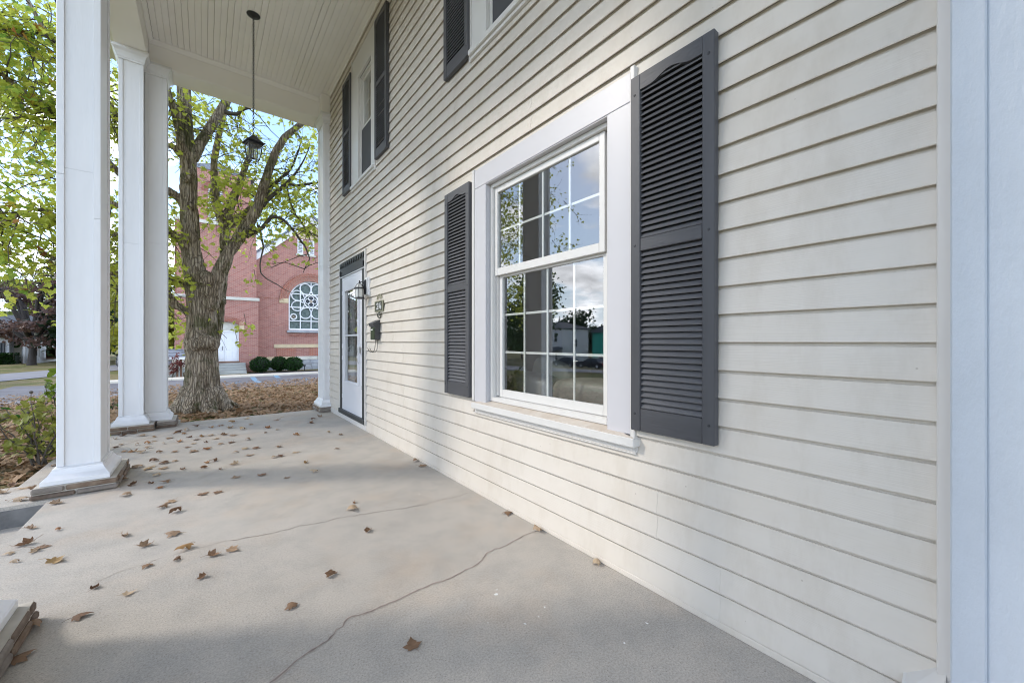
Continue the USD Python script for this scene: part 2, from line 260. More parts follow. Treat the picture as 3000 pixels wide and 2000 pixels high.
# bark with deep vertical furrows and moss on the damp side
usdkit.material(stage, '/World/Looks/maple_bark', {
    'g': ('geometry', {}), 'mp': ('mapping', {'scale': (1, 1, 0.16)}), 'n': ('noise_texture', {'scale': 12.0, 'detail': 7.0, 'roughness': 0.68, 'distortion': 0.8}),
    'r': ('rgb_ramp', {'ramp': [(0.0, (0.03, 0.024, 0.018)), (0.34, (0.20, 0.155, 0.115)), (0.46, (0.40, 0.325, 0.24)), (0.60, (0.50, 0.415, 0.32)), (1.0, (0.58, 0.51, 0.42))]}),
    'n2': ('noise_texture', {'scale': 2.1, 'detail': 8.0, 'roughness': 0.7}), 'r2': ('rgb_ramp', {'ramp': [(0.0, (0, 0, 0)), (0.5, (0, 0, 0)), (0.6, (0.7, 0.7, 0.7)), (1.0, (1, 1, 1))]}),
    'md': ('mix', {'mix_type': 'add', 'fac': 0.06}), 'mp2': ('mapping', {'scale': (1, 1, 0.11)}), 'vo': ('voronoi_texture', {'scale': 24.0, 'feature': 'distance_to_edge'}), 'rv': ('rgb_ramp', {'ramp': [(0.0, (0.30, 0.28, 0.26)), (0.05, (0.5, 0.48, 0.46)), (0.13, (1, 1, 1)), (1.0, (1.15, 1.15, 1.15))]}), 'mv': ('mix', {'mix_type': 'multiply', 'fac': 0.8}), 'hv': ('math', {'math_type': 'minimum', 'value2': 0.2}), 'hs': ('math', {'math_type': 'multiply_add', 'value2': 3.0}),
    'm': ('mix', {'mix_type': 'mix', 'color2': (0.075, 0.085, 0.025)}), 'b': ('bump', {'strength': 1.0, 'distance': 0.035}), 'p': ('principled_bsdf', {'roughness': 0.9, 'specular_ior_level': 0.2})},
    [('g.position', 'mp.vector'), ('mp.vector', 'n.vector'), ('n.fac', 'r.fac'), ('g.position', 'n2.vector'), ('n2.fac', 'r2.fac'), ('r2.color', 'm.fac'), ('g.position', 'md.color1'), ('n2.color', 'md.color2'), ('md.color', 'mp2.vector'), ('mp2.vector', 'vo.vector'), ('vo.distance', 'rv.fac'), ('r.color', 'mv.color1'), ('rv.color', 'mv.color2'), ('mv.color', 'm.color1'),
     ('m.color', 'p.base_color'), ('vo.distance', 'hv.value1'), ('hv.value', 'hs.value1'), ('n.fac', 'hs.value3'), ('hs.value', 'b.height'), ('b.normal', 'p.normal')], surface='p.BSDF')
def leaf_mat(name, stops, trans=0.4, rough=0.5):
    usdkit.material(stage, f'/World/Looks/{name}', {
        'g': ('geometry', {}), 'o': ('object_info', {}), 'a': ('math', {'math_type': 'add'}), 'fr': ('math', {'math_type': 'fraction'}), 'r': ('rgb_ramp', {'ramp': stops, 'interpolate': True}),
        'n': ('noise_texture', {'scale': 30.0, 'detail': 3.0}), 'mr': ('map_range', {'from_min': 0.3, 'from_max': 0.7, 'to_min': 0.8, 'to_max': 1.15}), 'cc': ('combine_color', {}), 'mm': ('mix', {'mix_type': 'multiply', 'fac': 1.0}),
        'p': ('principled_bsdf', {'roughness': rough, 'specular_ior_level': 0.3}), 't': ('translucent_bsdf', {}), 'm': ('mix_closure', {'fac': trans})},
        [('g.random_per_island', 'a.value1'), ('o.random', 'a.value2'), ('a.value', 'fr.value1'), ('fr.value', 'r.fac'), ('g.position', 'n.vector'), ('n.fac', 'mr.value'),
         ('mr.result', 'cc.r'), ('mr.result', 'cc.g'), ('mr.result', 'cc.b'), ('r.color', 'mm.color1'), ('cc.color', 'mm.color2'),
         ('mm.color', 'p.base_color'), ('mm.color', 't.color'), ('p.BSDF', 'm.closure1'), ('t.BSDF', 'm.closure2')], surface='m.closure')
leaf_mat('maple_leaf', [(0, (0.20, 0.33, 0.06)), (0.25, (0.30, 0.43, 0.07)), (0.55, (0.46, 0.55, 0.09)), (0.8, (0.60, 0.58, 0.10)), (0.92, (0.60, 0.48, 0.07)), (0.96, (0.46, 0.20, 0.05)), (1, (0.20, 0.09, 0.045))], 0.6)
leaf_mat('dry_leaf', [(0, (0.13, 0.07, 0.04)), (0.2, (0.22, 0.11, 0.05)), (0.4, (0.32, 0.20, 0.11)), (0.6, (0.38, 0.27, 0.17)), (0.8, (0.27, 0.12, 0.04)), (0.92, (0.45, 0.33, 0.20)), (1, (0.34, 0.25, 0.06))], 0.12, 0.7)
leaf_mat('porch_leaf', [(0, (0.13, 0.07, 0.04)), (0.2, (0.24, 0.145, 0.085)), (0.4, (0.40, 0.29, 0.19)), (0.6, (0.20, 0.10, 0.05)), (0.75, (0.48, 0.37, 0.25)), (0.88, (0.30, 0.13, 0.05)), (1, (0.40, 0.27, 0.12))], 0.08, 0.6)
leaf_mat('rose_leaf', [(0, (0.05, 0.14, 0.025)), (0.45, (0.10, 0.22, 0.035)), (0.65, (0.16, 0.26, 0.04)), (0.8, (0.24, 0.26, 0.05)), (0.88, (0.36, 0.18, 0.07)), (0.96, (0.30, 0.11, 0.05)), (1, (0.12, 0.2, 0.04))], 0.3)
leaf_mat('green_leaf', [(0, (0.03, 0.07, 0.015)), (0.5, (0.06, 0.12, 0.02)), (0.9, (0.12, 0.18, 0.03)), (1, (0.2, 0.2, 0.04))], 0.35)
leaf_mat('yellow_green_leaf', [(0, (0.10, 0.17, 0.02)), (0.5, (0.20, 0.26, 0.03)), (0.9, (0.30, 0.30, 0.04)), (1, (0.45, 0.33, 0.05))], 0.45)
leaf_mat('dark_leaf', [(0, (0.015, 0.035, 0.012)), (0.6, (0.03, 0.06, 0.02)), (1, (0.06, 0.09, 0.025))], 0.25)
leaf_mat('bush_leaf', [(0, (0.012, 0.04, 0.008)), (0.5, (0.025, 0.075, 0.012)), (0.9, (0.05, 0.12, 0.02)), (1, (0.09, 0.15, 0.03))], 0.25)
leaf_mat('purple_leaf', [(0, (0.04, 0.022, 0.024)), (0.6, (0.075, 0.04, 0.04)), (1, (0.14, 0.085, 0.07))], 0.3)
leaf_mat('red_leaf', [(0, (0.10, 0.02, 0.02)), (0.6, (0.20, 0.06, 0.05)), (1, (0.30, 0.16, 0.10))], 0.35)
# lawn: patchy dry and green
usdkit.material(stage, '/World/Looks/lawn', {
    'g': ('geometry', {}), 'n1': ('noise_texture', {'scale': 0.35, 'detail': 6.0, 'roughness': 0.65}), 'n2': ('noise_texture', {'scale': 28.0, 'detail': 5.0, 'roughness': 0.7}),
    'r1': ('rgb_ramp', {'ramp': [(0.0, (0.085, 0.12, 0.03)), (0.42, (0.14, 0.15, 0.055)), (0.55, (0.24, 0.20, 0.105)), (0.75, (0.30, 0.24, 0.145)), (1.0, (0.20, 0.15, 0.09))]}),
    'r2': ('rgb_ramp', {'ramp': [(0.0, (0.35, 0.35, 0.35)), (0.5, (1, 1, 1)), (1.0, (1.5, 1.45, 1.3))]}), 'm': ('mix', {'mix_type': 'multiply', 'fac': 1.0}),
    'b': ('bump', {'strength': 0.8, 'distance': 0.03}), 'p': ('principled_bsdf', {'roughness': 0.95, 'specular_ior_level': 0.1})},
    [('g.position', 'n1.vector'), ('g.position', 'n2.vector'), ('n1.fac', 'r1.fac'), ('n2.fac', 'r2.fac'), ('r1.color', 'm.color1'), ('r2.color', 'm.color2'), ('m.color', 'p.base_color'), ('n2.fac', 'b.height'), ('b.normal', 'p.normal')], surface='p.BSDF')
usdkit.material(stage, '/World/Looks/asphalt', {
    'g': ('geometry', {}), 'n1': ('noise_texture', {'scale': 0.5, 'detail': 6.0, 'roughness': 0.65}), 'n2': ('noise_texture', {'scale': 60.0, 'detail': 4.0, 'roughness': 0.7}),
    'r1': ('rgb_ramp', {'ramp': [(0.0, (0.10, 0.095, 0.10)), (0.45, (0.15, 0.145, 0.155)), (0.6, (0.19, 0.185, 0.195)), (1.0, (0.23, 0.215, 0.205))]}),
    'r2': ('rgb_ramp', {'ramp': [(0.0, (0.6, 0.6, 0.6)), (0.5, (1, 1, 1)), (1.0, (1.4, 1.4, 1.4))]}), 'm': ('mix', {'mix_type': 'multiply', 'fac': 1.0}),
    'p': ('principled_bsdf', {'roughness': 0.9, 'specular_ior_level': 0.3})},
    [('g.position', 'n1.vector'), ('g.position', 'n2.vector'), ('n1.fac', 'r1.fac'), ('n2.fac', 'r2.fac'), ('r1.color', 'm.color1'), ('r2.color', 'm.color2'), ('m.color', 'p.base_color')], surface='p.BSDF')
# red brick for the far-off church walls
def brick_mat(name, c1, c2, roof=False):
    usdkit.material(stage, f'/World/Looks/{name}', {
        'g': ('geometry', {}), 'x': ('separate_xyz', {}), 'a': ('math', {'math_type': 'add'}), 'v': ('combine_xyz', {'z': 0.0}),
        'bk': ('brick_texture', {'scale': 1.0, 'brick_width': 0.235 if not roof else 0.3, 'row_height': 0.080 if not roof else 0.16, 'mortar_size': 0.0075 if not roof else 0.012, 'mortar_smooth': 0.1, 'color1': c1, 'color2': c2, 'mortar': (0.46, 0.34, 0.29) if not roof else (0.05, 0.05, 0.055), 'bias': 0.0}),
        'n': ('noise_texture', {'scale': 0.6, 'detail': 4.0}), 'r': ('rgb_ramp', {'ramp': [(0.0, (0.75, 0.75, 0.75)), (0.5, (1, 1, 1)), (1.0, (1.2, 1.12, 1.1))]}), 'm': ('mix', {'mix_type': 'multiply', 'fac': 1.0}),
        'b': ('bump', {'strength': 0.5, 'distance': 0.008, 'invert': True}), 'p': ('principled_bsdf', {'roughness': 0.85, 'specular_ior_level': 0.2})},
        [('g.position', 'x.vector'), ('x.x', 'a.value1'), ('x.y', 'a.value2'), ('a.value', 'v.x'), ('x.z', 'v.y'), ('v.vector', 'bk.vector'), ('bk.color', 'm.color1'), ('g.position', 'n.vector'), ('n.fac', 'r.fac'), ('r.color', 'm.color2'),
         ('m.color', 'p.base_color'), ('bk.fac', 'b.height'), ('b.normal', 'p.normal')], surface='p.BSDF')
brick_mat('brick', (0.41, 0.185, 0.145), (0.31, 0.13, 0.108)); brick_mat('brick_orange', (0.38, 0.14, 0.09), (0.32, 0.11, 0.075)); brick_mat('shingle', (0.17, 0.19, 0.22), (0.27, 0.29, 0.33), True)
# glass
def pane_mat(name, f0, tint=(0.92, 0.95, 0.94), rough=0.0):
    """a thin pane: clear, with a mirror part that rises towards grazing angles the same from both sides"""
    usdkit.material(stage, f'/World/Looks/{name}', {'lw': ('layer_weight', {'blend': 0.5}), 'p': ('math', {'math_type': 'power', 'value2': 4.0}), 'f': ('math', {'math_type': 'multiply_add', 'value2': 1 - f0, 'value3': f0}),
                    't': ('transparent_bsdf', {'color': tint}), 'gl': ('glossy_bsdf', {'color': (1, 1, 1), 'roughness': rough}), 'm': ('mix_closure', {})},
                    [('lw.facing', 'p.value1'), ('p.value', 'f.value1'), ('f.value', 'm.fac'), ('t.BSDF', 'm.closure1'), ('gl.BSDF', 'm.closure2')], surface='m.closure')
pane_mat('pane', 0.17); pane_mat('lamp_glass', 0.12)
mat('stained_glass', (0.035, 0.06, 0.06), 0.18, 0.6, 5.0, 0.5, 14, col2=(0.16, 0.20, 0.18))
mat('stained_glass_dark', (0.02, 0.025, 0.035), 0.15, 0.4, 9.0); mat('rosette', (0.42, 0.34, 0.26), 0.6, 0.1)

# ================================================================ ground, street, porch slab
def grid(xs, ys, dz=0.0, bumps=0.0):
    X, Y = np.meshgrid(xs, ys, indexing='ij'); Z = ground_z(X, Y) + dz
    if bumps: Z = Z + bumps * (meshkit.fbm(np.stack([X * .6, Y * .6, X * 0], -1), 4, 3) - .5)
    v = np.stack([X, Y, Z], -1).reshape(-1, 3); n = len(ys); f = []
    i, j = np.meshgrid(np.arange(len(xs) - 1), np.arange(n - 1), indexing='ij'); a = (i * n + j).ravel()
    f = np.vstack([np.stack([a, a + n, a + n + 1], 1), np.stack([a, a + n + 1, a + 1], 1)])
    return v, f
gx = np.concatenate([np.linspace(-320, -60, 14), np.linspace(-55, -20, 15), np.linspace(-19, 12, 63), np.linspace(15, 60, 12), np.linspace(80, 320, 7)])
gy = np.concatenate([np.linspace(-320, -40, 12), np.linspace(-35, 4, 28), np.linspace(4.4, 6.4, 11), np.linspace(6.7, 40, 90), np.linspace(42, 100, 20), np.linspace(120, 420, 9)])
put('ground', grid(gx, gy), 'lawn', smooth=True, kind='structure')
def strip(center, width, dz, step=1.0, wob=0.0, seed=1):
    """a sheet along a polyline, draped on the ground"""
    c = np.asarray(center, float); L = np.concatenate([[0], np.cumsum(np.linalg.norm(np.diff(c, axis=0), axis=1))])
    s = np.linspace(0, L[-1], max(2, int(L[-1] / step) + 1)); P = np.stack([np.interp(s, L, c[:, k]) for k in (0, 1)], 1)
    T = np.gradient(P, axis=0); T /= np.linalg.norm(T, axis=1, keepdims=True); N = np.stack([T[:, 1], -T[:, 0]], 1)
    k = max(2, int(width / 1.5) + 1); w = np.linspace(-.5, .5, k) * width; v = []
    for i in range(len(s)):
        for q in range(k):
            o = w[q] + (wob * (meshkit.noise(np.array([s[i] * .8, q * 9.0, seed])) - .5) if q in (0, k - 1) else 0)
            x, y = P[i] + N[i] * o; v.append([x, y, float(ground_z(x, y)) + dz])
    f = []
    for i in range(len(s) - 1):
        for q in range(k - 1):
            a = i * k + q; f += [[a, a + 1, a + k + 1], [a, a + k + 1, a + k]]
    v, f = np.array(v), np.array(f)
    nz = np.cross(v[f[0][1]] - v[f[0][0]], v[f[0][2]] - v[f[0][0]])[2]
    return v, (f if nz > 0 else f[:, ::-1])
lot = strip([(-9, 22.6), (40, 22.6)], 12.6, 0.022, 0.8, 1.2, 5)
parking = thing('parking_lot', kind='structure')
put('asphalt', lot, 'asphalt', parking, smooth=True)
def quadstrip(p, q, w, dz):
    p, q = np.asarray(p, float), np.asarray(q, float); return strip([p[:2], q[:2]], w, dz, 0.4)
for a, b, w in (((739.6, 1105.5), (760, 1123), 0.24), ((806, 1100.5), (816, 1108), 0.24), ((700, 1121), (660, 1128), 0.2), ((880, 1108), (905, 1112), 0.2)):
    put('blue_stripe', quadstrip(on_ground(*a), on_ground(*b), w, 0.03), 'blue_line', parking, kind='stuff')
road = [(-10.85 - .48 * 60, 38.7 - .88 * 60 - 0), (-10.85, 38.7), (-10.85 + .48 * 60, 38.7 + .88 * 60)]
put('street', strip(road, 5.6, 0.03, 2.0), 'asphalt_street', smooth=True, kind='structure')
put('front_street', strip([(-41, -60), (-41, 110)], 8.0, 0.045, 2.0), 'asphalt_street', smooth=True, kind='structure')
put('walkway', strip([(-8.2, 17.9), (-3.4, 17.0)], 1.5, 0.03, 0.4), 'asphalt_street', smooth=True, kind='structure')
put('walkway', strip([(-7.4, 28.9), (-2.9, 28.6)], 0.8, 0.035, 0.4), 'pavement', smooth=True, kind='structure')
put('walkway', strip([(-9.5, 21.2), (-7.4, 20.9)], 0.35, 0.03, 0.4), 'pavement', smooth=True, kind='structure')

porch = thing('porch_floor', kind='structure')
YF = 8.28
slab_poly = Polygon([(0, -1.2), (0, YF), (-2.2, YF), (-2.2, 8.62), (-3.2, 8.62), (-3.2, 4.92), (-2.89, 4.92), (-2.89, 2.86), (-3.2, 2.86), (-3.2, -1.2)])
v, f = prism_z(slab_poly, -0.55, 0.0)
put('slab', (v, f), 'concrete', porch)
put('cheek_wall', loft([(-4.6, -3.2, 4.925, 5.62, -0.9), (-4.6, -3.2, 4.925, 5.62, -0.028), (-4.59, -3.2, 4.94, 5.605, -0.014)]), 'concrete', porch)
put('cheek_face', box(-4.59, -2.896, 4.9085, 4.9185, -.9, -.032), 'concrete_shaded', porch)  # thin dark panel added to paint the shaded side of the cheek wall
for k in range(3):
    put('step', bbox(-3.2 - .3 * k - .31, -2.895 - .3 * k, 2.9, 4.915, -.9, -.17 * (k + 1), 0.01), 'concrete', porch)
def crack(pts, w0, w1, m, seed, z=0.0016):
    """a jagged hairline that follows measured points over the slab"""
    r = np.random.default_rng(seed); P = np.array([on_z(*p)[:2] for p in pts]); L = np.concatenate([[0], np.cumsum(np.linalg.norm(np.diff(P, axis=0), axis=1))])
    s = np.linspace(0, L[-1], int(L[-1] / .022)); Q = np.stack([np.interp(s, L, P[:, k]) for k in (0, 1)], 1)
    j = np.cumsum(r.normal(0, .0042, (len(s), 2)), 0); j -= np.linspace(0, 1, len(s))[:, None] * j[-1]
    Q = Q + j * .8 + r.normal(0, .0022, Q.shape); T = np.gradient(Q, axis=0); T /= np.linalg.norm(T, axis=1, keepdims=True); N = np.stack([T[:, 1], -T[:, 0]], 1)
    w = (np.linspace(w0, w1, len(s)) * r.uniform(.35, 1.35, len(s)))[:, None]
    v = np.zeros((len(s) * 2, 3)); v[0::2, :2] = Q + N * w / 2; v[1::2, :2] = Q - N * w / 2; v[:, 2] = z
    f = []
    for i in range(len(s) - 1): f += [[2 * i, 2 * i + 2, 2 * i + 1], [2 * i + 1, 2 * i + 2, 2 * i + 3]]
    f = np.array(f); nz = np.cross(v[f[0][1]] - v[f[0][0]], v[f[0][2]] - v[f[0][0]])[2]
    put('crack', (v, f if nz > 0 else f[:, ::-1]), m, porch)
crack([(790, 2003), (870, 1935), (960, 1880), (1024, 1811), (1085, 1792), (1137, 1770), (1205, 1735), (1270, 1710), (1315, 1695), (1410, 1645), (1420, 1622), (1480, 1601), (1535, 1570), (1577, 1553)], .008, .004, 'crack', 1)
crack([(790, 2003), (870, 1935), (960, 1880), (1024, 1811), (1085, 1792), (1137, 1770), (1205, 1735), (1270, 1710), (1315, 1695), (1410, 1645), (1420, 1622), (1480, 1601), (1535, 1570), (1577, 1553)], .022, .012, 'crack_faint', 1, 0.0008)
crack([(680, 1581), (745, 1570), (800, 1559), (870, 1540), (950, 1529), (1000, 1516), (1100, 1500), (1230, 1479), (1270, 1467), (1340, 1452), (1392, 1437)], .005, .0035, 'crack', 2)
crack([(270, 1705), (380, 1663), (480, 1632), (560, 1612), (680, 1581)], .003, .004, 'crack_faint', 3)
crack([(430, 1560), (460, 1537), (510, 1520)], .003, .002, 'crack_faint', 4)
crack([(585, 1399), (640, 1380), (700, 1360), (780, 1343), (860, 1331)], .006, .005, 'crack_faint', 5)
crack([(330, 1315), (400, 1290), (480, 1278), (560, 1262), (600, 1252), (640, 1246)], .012, .01, 'crack', 6)
_r = np.random.default_rng(4)
fl = []
for px, py in ((1453, 1741), (1455, 1727), (1596, 1778), (1578, 1807), (1538, 1828), (1830, 1883), (1430, 1824), (1895, 1826), (1317, 1465), (1228, 1448)):
    c = on_z(px, py); k = _r.uniform(.004, .011); a = np.sort(_r.uniform(0, 6.28, 7)); rr = k * _r.uniform(.5, 1.2, 7)
    fl.append((np.vstack([[c[0], c[1], .002], np.stack([c[0] + rr * np.cos(a), c[1] + rr * np.sin(a), np.full(7, .002)], 1)]), np.array([[0, 1 + i, 1 + (i + 1) % 7] for i in range(7)])))
put('paint_flecks', cat(*fl), 'paint_fleck', porch, kind='stuff')

# ================================================================ the house
house = thing('house', 'two storey house with cream clapboard siding, dark shutters and tall white porch columns', 'house')
Y0, Y1, ZC = 0.146, 8.62, 5.95
WIN_LO = dict(y0=1.258, y1=2.905, z0=0.70, z1=2.80)          # outer trims of the openings in the siding
WIN_FAR = dict(y0=5.40, y1=6.50, z0=3.68, z1=5.76)
WIN_UP = dict(y0=1.30, y1=2.955, z0=3.77, z1=5.80)
DOOR = dict(y0=5.80, y1=7.235, z0=0.0, z1=2.66)
LBLOCK = dict(y0=5.65, y1=5.80, z0=1.96, z1=2.24)
openings = [WIN_LO, WIN_FAR, WIN_UP, DOOR]
# wall core with real holes
core = Polygon([(-3.0, -.55), (8.7, -.55), (8.7, 8.0), (-3.0, 8.0)])
for y0, y1, z0, z1 in ((1.44, 2.71, .79, 2.635), (5.575, 6.17, 3.78, 5.36), (1.45, 2.70, 3.84, 5.62), (6.02, 7.05, .15, 2.38)): core = core.difference(sbox(y0, z0, y1, z1))
put('wall', prism_x(core, 0.002, 0.16), 'room_wall', house)
put('outer_wall', cat(box(.16, 9, 8.55, 8.7, -.55, 8), box(.16, 9, -3, -2.85, -.55, 8), box(8.85, 9, -2.85, 8.55, -.55, 8)), 'white_siding', house)
put('roof', cat(prism_y([(-3.5, 5.985), (-3.5, 6.2), (0, 6.75), (4.4, 10.2), (9.4, 7.5), (9.4, 7.3), (0.0, 6.1), (0, 5.985)], -3.3, 9.1)), 'roof_shingle', house)
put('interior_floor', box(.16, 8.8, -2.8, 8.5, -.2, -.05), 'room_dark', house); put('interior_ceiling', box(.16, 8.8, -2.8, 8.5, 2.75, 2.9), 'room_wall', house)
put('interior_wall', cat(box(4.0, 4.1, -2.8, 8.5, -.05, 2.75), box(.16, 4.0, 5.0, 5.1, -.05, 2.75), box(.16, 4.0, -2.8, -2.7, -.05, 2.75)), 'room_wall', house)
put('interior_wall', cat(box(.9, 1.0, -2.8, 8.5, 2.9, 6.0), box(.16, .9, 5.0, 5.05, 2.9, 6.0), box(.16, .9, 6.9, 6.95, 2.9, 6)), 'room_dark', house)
# siding: every course is a board of its own, with overlapped end joints
PITCH, ZB = 0.1272, 0.036
def course(z0, za, zb, dx):
    def xs(z): t = (z - z0) / PITCH; return -(0.0235 * (1 - t) + 0.0075 * t) - dx
    if za <= z0 + .001: p = [(-0.001, z0 + .011), (-.0165 - dx, z0 + .010), (xs(z0) + .0035, z0), (xs(z0) + .001, z0 + .001), (xs(z0), z0 + .0035)]
    else: p = [(-0.001, za), (xs(za), za)]
    zt = zb + (.009 if zb >= z0 + PITCH - .002 else 0)      # the hidden top runs up into the undercut of the board above
    if zb >= z0 + PITCH - .002 and za < z0 + PITCH - .02: return p + [(xs(zb - .014), zb - .014), (-.0025, zb - .0125), (-.0025, zt), (-0.001, zt)]      # a groove under the lip above
    return p + [(xs(zb), zb), (xs(zb) + .0005, zt), (-0.001, zt)]
rs = np.random.default_rng(11)
ncourse = int((ZC - ZB) / PITCH) + 1
for k in range(-1, ncourse):
    z0 = ZB + PITCH * k; za, zb = max(z0, 0.006), min(z0 + PITCH - .0008, ZC)
    if k % 2 == 0 or k == -1: seams = sorted(rs.uniform(0.6, 8.2, 3)); seams = [s for i, s in enumerate(seams) if i == 0 or s - seams[i - 1] > 1.1]
    if 4 <= k <= 8: seams = [4.42 + .01 * (k // 2)] if k % 4 < 2 else [3.25, 7.6]
    cuts = {za, zb}
    for o in openings:
        for z in (o['z0'], o['z1']):
            if za < z < zb: cuts.add(z)
    cuts = sorted(cuts)
    for a, b in zip(cuts[:-1], cuts[1:]):
        if b - a < .004: continue
        free = [(Y0, 7.84 if k < 0 else Y1)]
        for o in openings:
            if o['z0'] < (a + b) / 2 < o['z1']:
                free = [q for y0, y1 in free for q in ((y0, min(y1, o['y0'])), (max(y0, o['y1']), y1)) if q[1] - q[0] > .01]
        for y0, y1 in free:
            e = [y0] + [s for s in seams if y0 + .15 < s < y1 - .15] + [y1]
            for i, (p, q) in enumerate(zip(e[:-1], e[1:])):
                put('siding_board', prism_y(course(z0, a, b, 0.0016 * (i % 2)), p, q), 'siding', house)
put('starter_strip', bbox(-.024, -.001, Y0, 5.79, .002, .034, .004), 'siding', house)
put('corner_trim', bbox(-.028, -.001, .112, .146, 0.0, ZC, .003), 'trim_strip', house)
put('frieze_trim', bbox(-.03, -.018, Y0, 7.9, ZC - .035, ZC - .002, .004), 'beam_paint', house)
# J-channel box trim at the foot of the wall by the corner
put('duct_cover', cat(hull([(-.001, .125, .285), (-.001, .215, .215), (-.055, .125, .235), (-.07, .215, .17), (-.001, .125, .275), (-.001, .215, .205), (-.055, .125, .225), (-.07, .215, .16)]),
                      hull([(-.001, .215, .215), (-.07, .215, .17), (-.001, .222, .213), (-.07, .222, .168), (-.001, .215, .002), (-.06, .215, .002), (-.001, .222, .002), (-.06, .222, .002)])), 'trim_strip', house)
put('duct_inside', box(-.02, -.019, .13, .212, .03, .2), 'deck_wood', house)

# ---- windows
def frame_boxes(x0, x1, y0, y1, z0, z1, wl, wr, wb, wt, b=.003):
    return cat(bbox(x0, x1, y0, y0 + wr, z0, z1, b), bbox(x0, x1, y1 - wl, y1, z0, z1, b), bbox(x0, x1, y0 + wr, y1 - wl, z0, z0 + wb, b), bbox(x0, x1, y0 + wr, y1 - wl, z1 - wt, z1, b))
def sheet_x(x, y0, y1, z0, z1): return np.array([[x, y0, z0], [x, y1, z0], [x, y1, z1], [x, y0, z1]], float), np.array([[0, 2, 1], [0, 3, 2]])
def sash(w, x0, x1, y0, y1, z0, z1, gl, cols, rows, mt, pane='pane', bars=True):
    gy0, gy1, gz0, gz1 = gl
    put('sash', frame_boxes(x0, x1, y0, y1, z0, z1, y1 - gy1, gy0 - y0, gz0 - z0, z1 - gz1), mt, w)
    xm = (x0 + x1) / 2
    put('pane', sheet_x(xm, gy0 - .006, gy1 + .006, gz0 - .006, gz1 + .006), pane, w)
    if bars:
        for i in range(1, cols):
            y = gy0 + (gy1 - gy0) * i / cols; put('muntin', bbox(xm + .004, xm + .012, y - .009, y + .009, gz0, gz1, .002), 'vinyl', w)
        for i in range(1, rows):
            z = gz0 + (gz1 - gz0) * i / rows; put('muntin', bbox(xm + .0135, xm + .018, gy0, gy1, z - .009, z + .009, .002), 'vinyl', w)
w = thing('window', parent=house)
put('casing_board', bbox(-.030, .001, 1.288, 1.445, .80, 2.628, .003), 'aluminium_trim', w)
put('casing_board', bbox(-.030, .001, 2.703, 2.866, .795, 2.628, .003), 'aluminium_trim', w)
put('casing_board', bbox(-.031, .001, 1.288, 2.866, 2.6295, 2.79, .003), 'aluminium_trim', w)
put('casing_return', cat(box(-.027, .07, 1.4455, 1.449, .80, 2.626), box(-.027, .07, 2.699, 2.7025, .80, 2.626), box(-.027, .07, 1.449, 2.699, 2.6225, 2.626)), 'aluminium_trim', w)
for y0, y1 in ((1.258, 1.287), (2.867, 2.905)): put('trim_strip', bbox(-.038, -.001, y0, y1, .716 if y0 < 2 else .80, 2.815 if y0 < 2 else 2.80, .004), 'trim_strip', w)
put('window_frame', frame_boxes(.012, .10, 1.449, 2.699, .815, 2.622, .034, .034, .034, .03), 'vinyl', w)
sash(w, .035, .066, 1.517, 2.664, 1.858, 2.590, (1.560, 2.624, 1.918, 2.545), 4, 2, 'vinyl')
sash(w, .068, .098, 1.515, 2.644, .852, 1.884, (1.555, 2.600, .914, 1.842), 4, 3, 'vinyl')
put('sash_track', cat(box(.05, .069, 2.645, 2.664, .86, 1.857), box(.05, .069, 1.505, 1.5145, .86, 1.857)), 'trim_strip', w)
put('sill_board', hull([(.02, 1.45, .812), (.02, 2.698, .812), (-.068, 1.245, .795), (-.068, 2.87, .795), (.02, 1.45, .79), (.02, 2.698, .79), (-.068, 1.245, .785), (-.068, 2.87, .785)]), 'sill_dirty', w)
put('sill_nose', bbox(-.072, -.002, 1.24, 2.862, .742, .7925, .005), 'vinyl', w)
put('sill_apron', bbox(-.032, -.002, 1.252, 2.868, .706, .7405, .004), 'trim_strip', w)
put('sill_lip', bbox(-.040, -.002, 1.252, 2.868, .700, .7055, .002), 'trim_strip', w)

def upper_window(y0, y1, z0, z1, oy0, oy1, oz0, oz1, mid, cols, rows, bl):
    w = thing('window', parent=house)
    put('casing_board', bbox(-.030, .001, y0 + .03, oy0, z0 + .075, oz1, .003), 'vinyl', w)
    put('casing_board', bbox(-.030, .001, oy1, y1 - .035, z0 + .075, oz1, .003), 'vinyl', w)
    put('casing_board', bbox(-.031, .001, y0 + .03, y1 - .035, oz1 + .001, z1 - .03, .003), 'vinyl', w)
    for ya in (oy0 + .0005, oy1 - .004): put('casing_return', box(-.027, .06, ya, ya + .0035, oz0, oz1 - .002), 'trim_strip', w)
    for a, b in ((y0, y0 + .029), (y1 - .034, y1)): put('trim_strip', bbox(-.038, -.001, a, b, z0, z1, .004), 'trim_strip', w)
    put('sill_nose', bbox(-.07, -.002, y0 + .0295, y1 - .0345, z0 + .03, z0 + .074, .005), 'vinyl', w); put('sill_lip', bbox(-.045, -.002, y0 + .0295, y1 - .0345, z0 + .002, z0 + .029, .003), 'trim_strip', w)
    a, b = oy0 + .004, oy1 - .004
    put('window_frame', frame_boxes(.006, .10, a, b, oz0, oz1 - .002, .03, .03, .03, .03), 'vinyl', w)
    sash(w, .03, .058, a + .03, b - .03, mid - .03, oz1 - .03, (a + .075, b - .075, mid + .02, oz1 - .08), cols, rows, 'vinyl')
    sash(w, .06, .09, a + .03, b - .03, oz0 + .03, mid + .028, (a + .07, b - .07, oz0 + .085, mid - .02), cols, rows, 'vinyl', bars=bl)
    put('insect_screen', box(.020, .021, a + .03, b - .03, oz0 + .03, mid - .03), 'screen', w)
    put('blind', box(.15, .152, a, b, oz0 + (oz1 - oz0) * (.4 if cols == 3 else .97), oz1 - .03), 'blind', w)
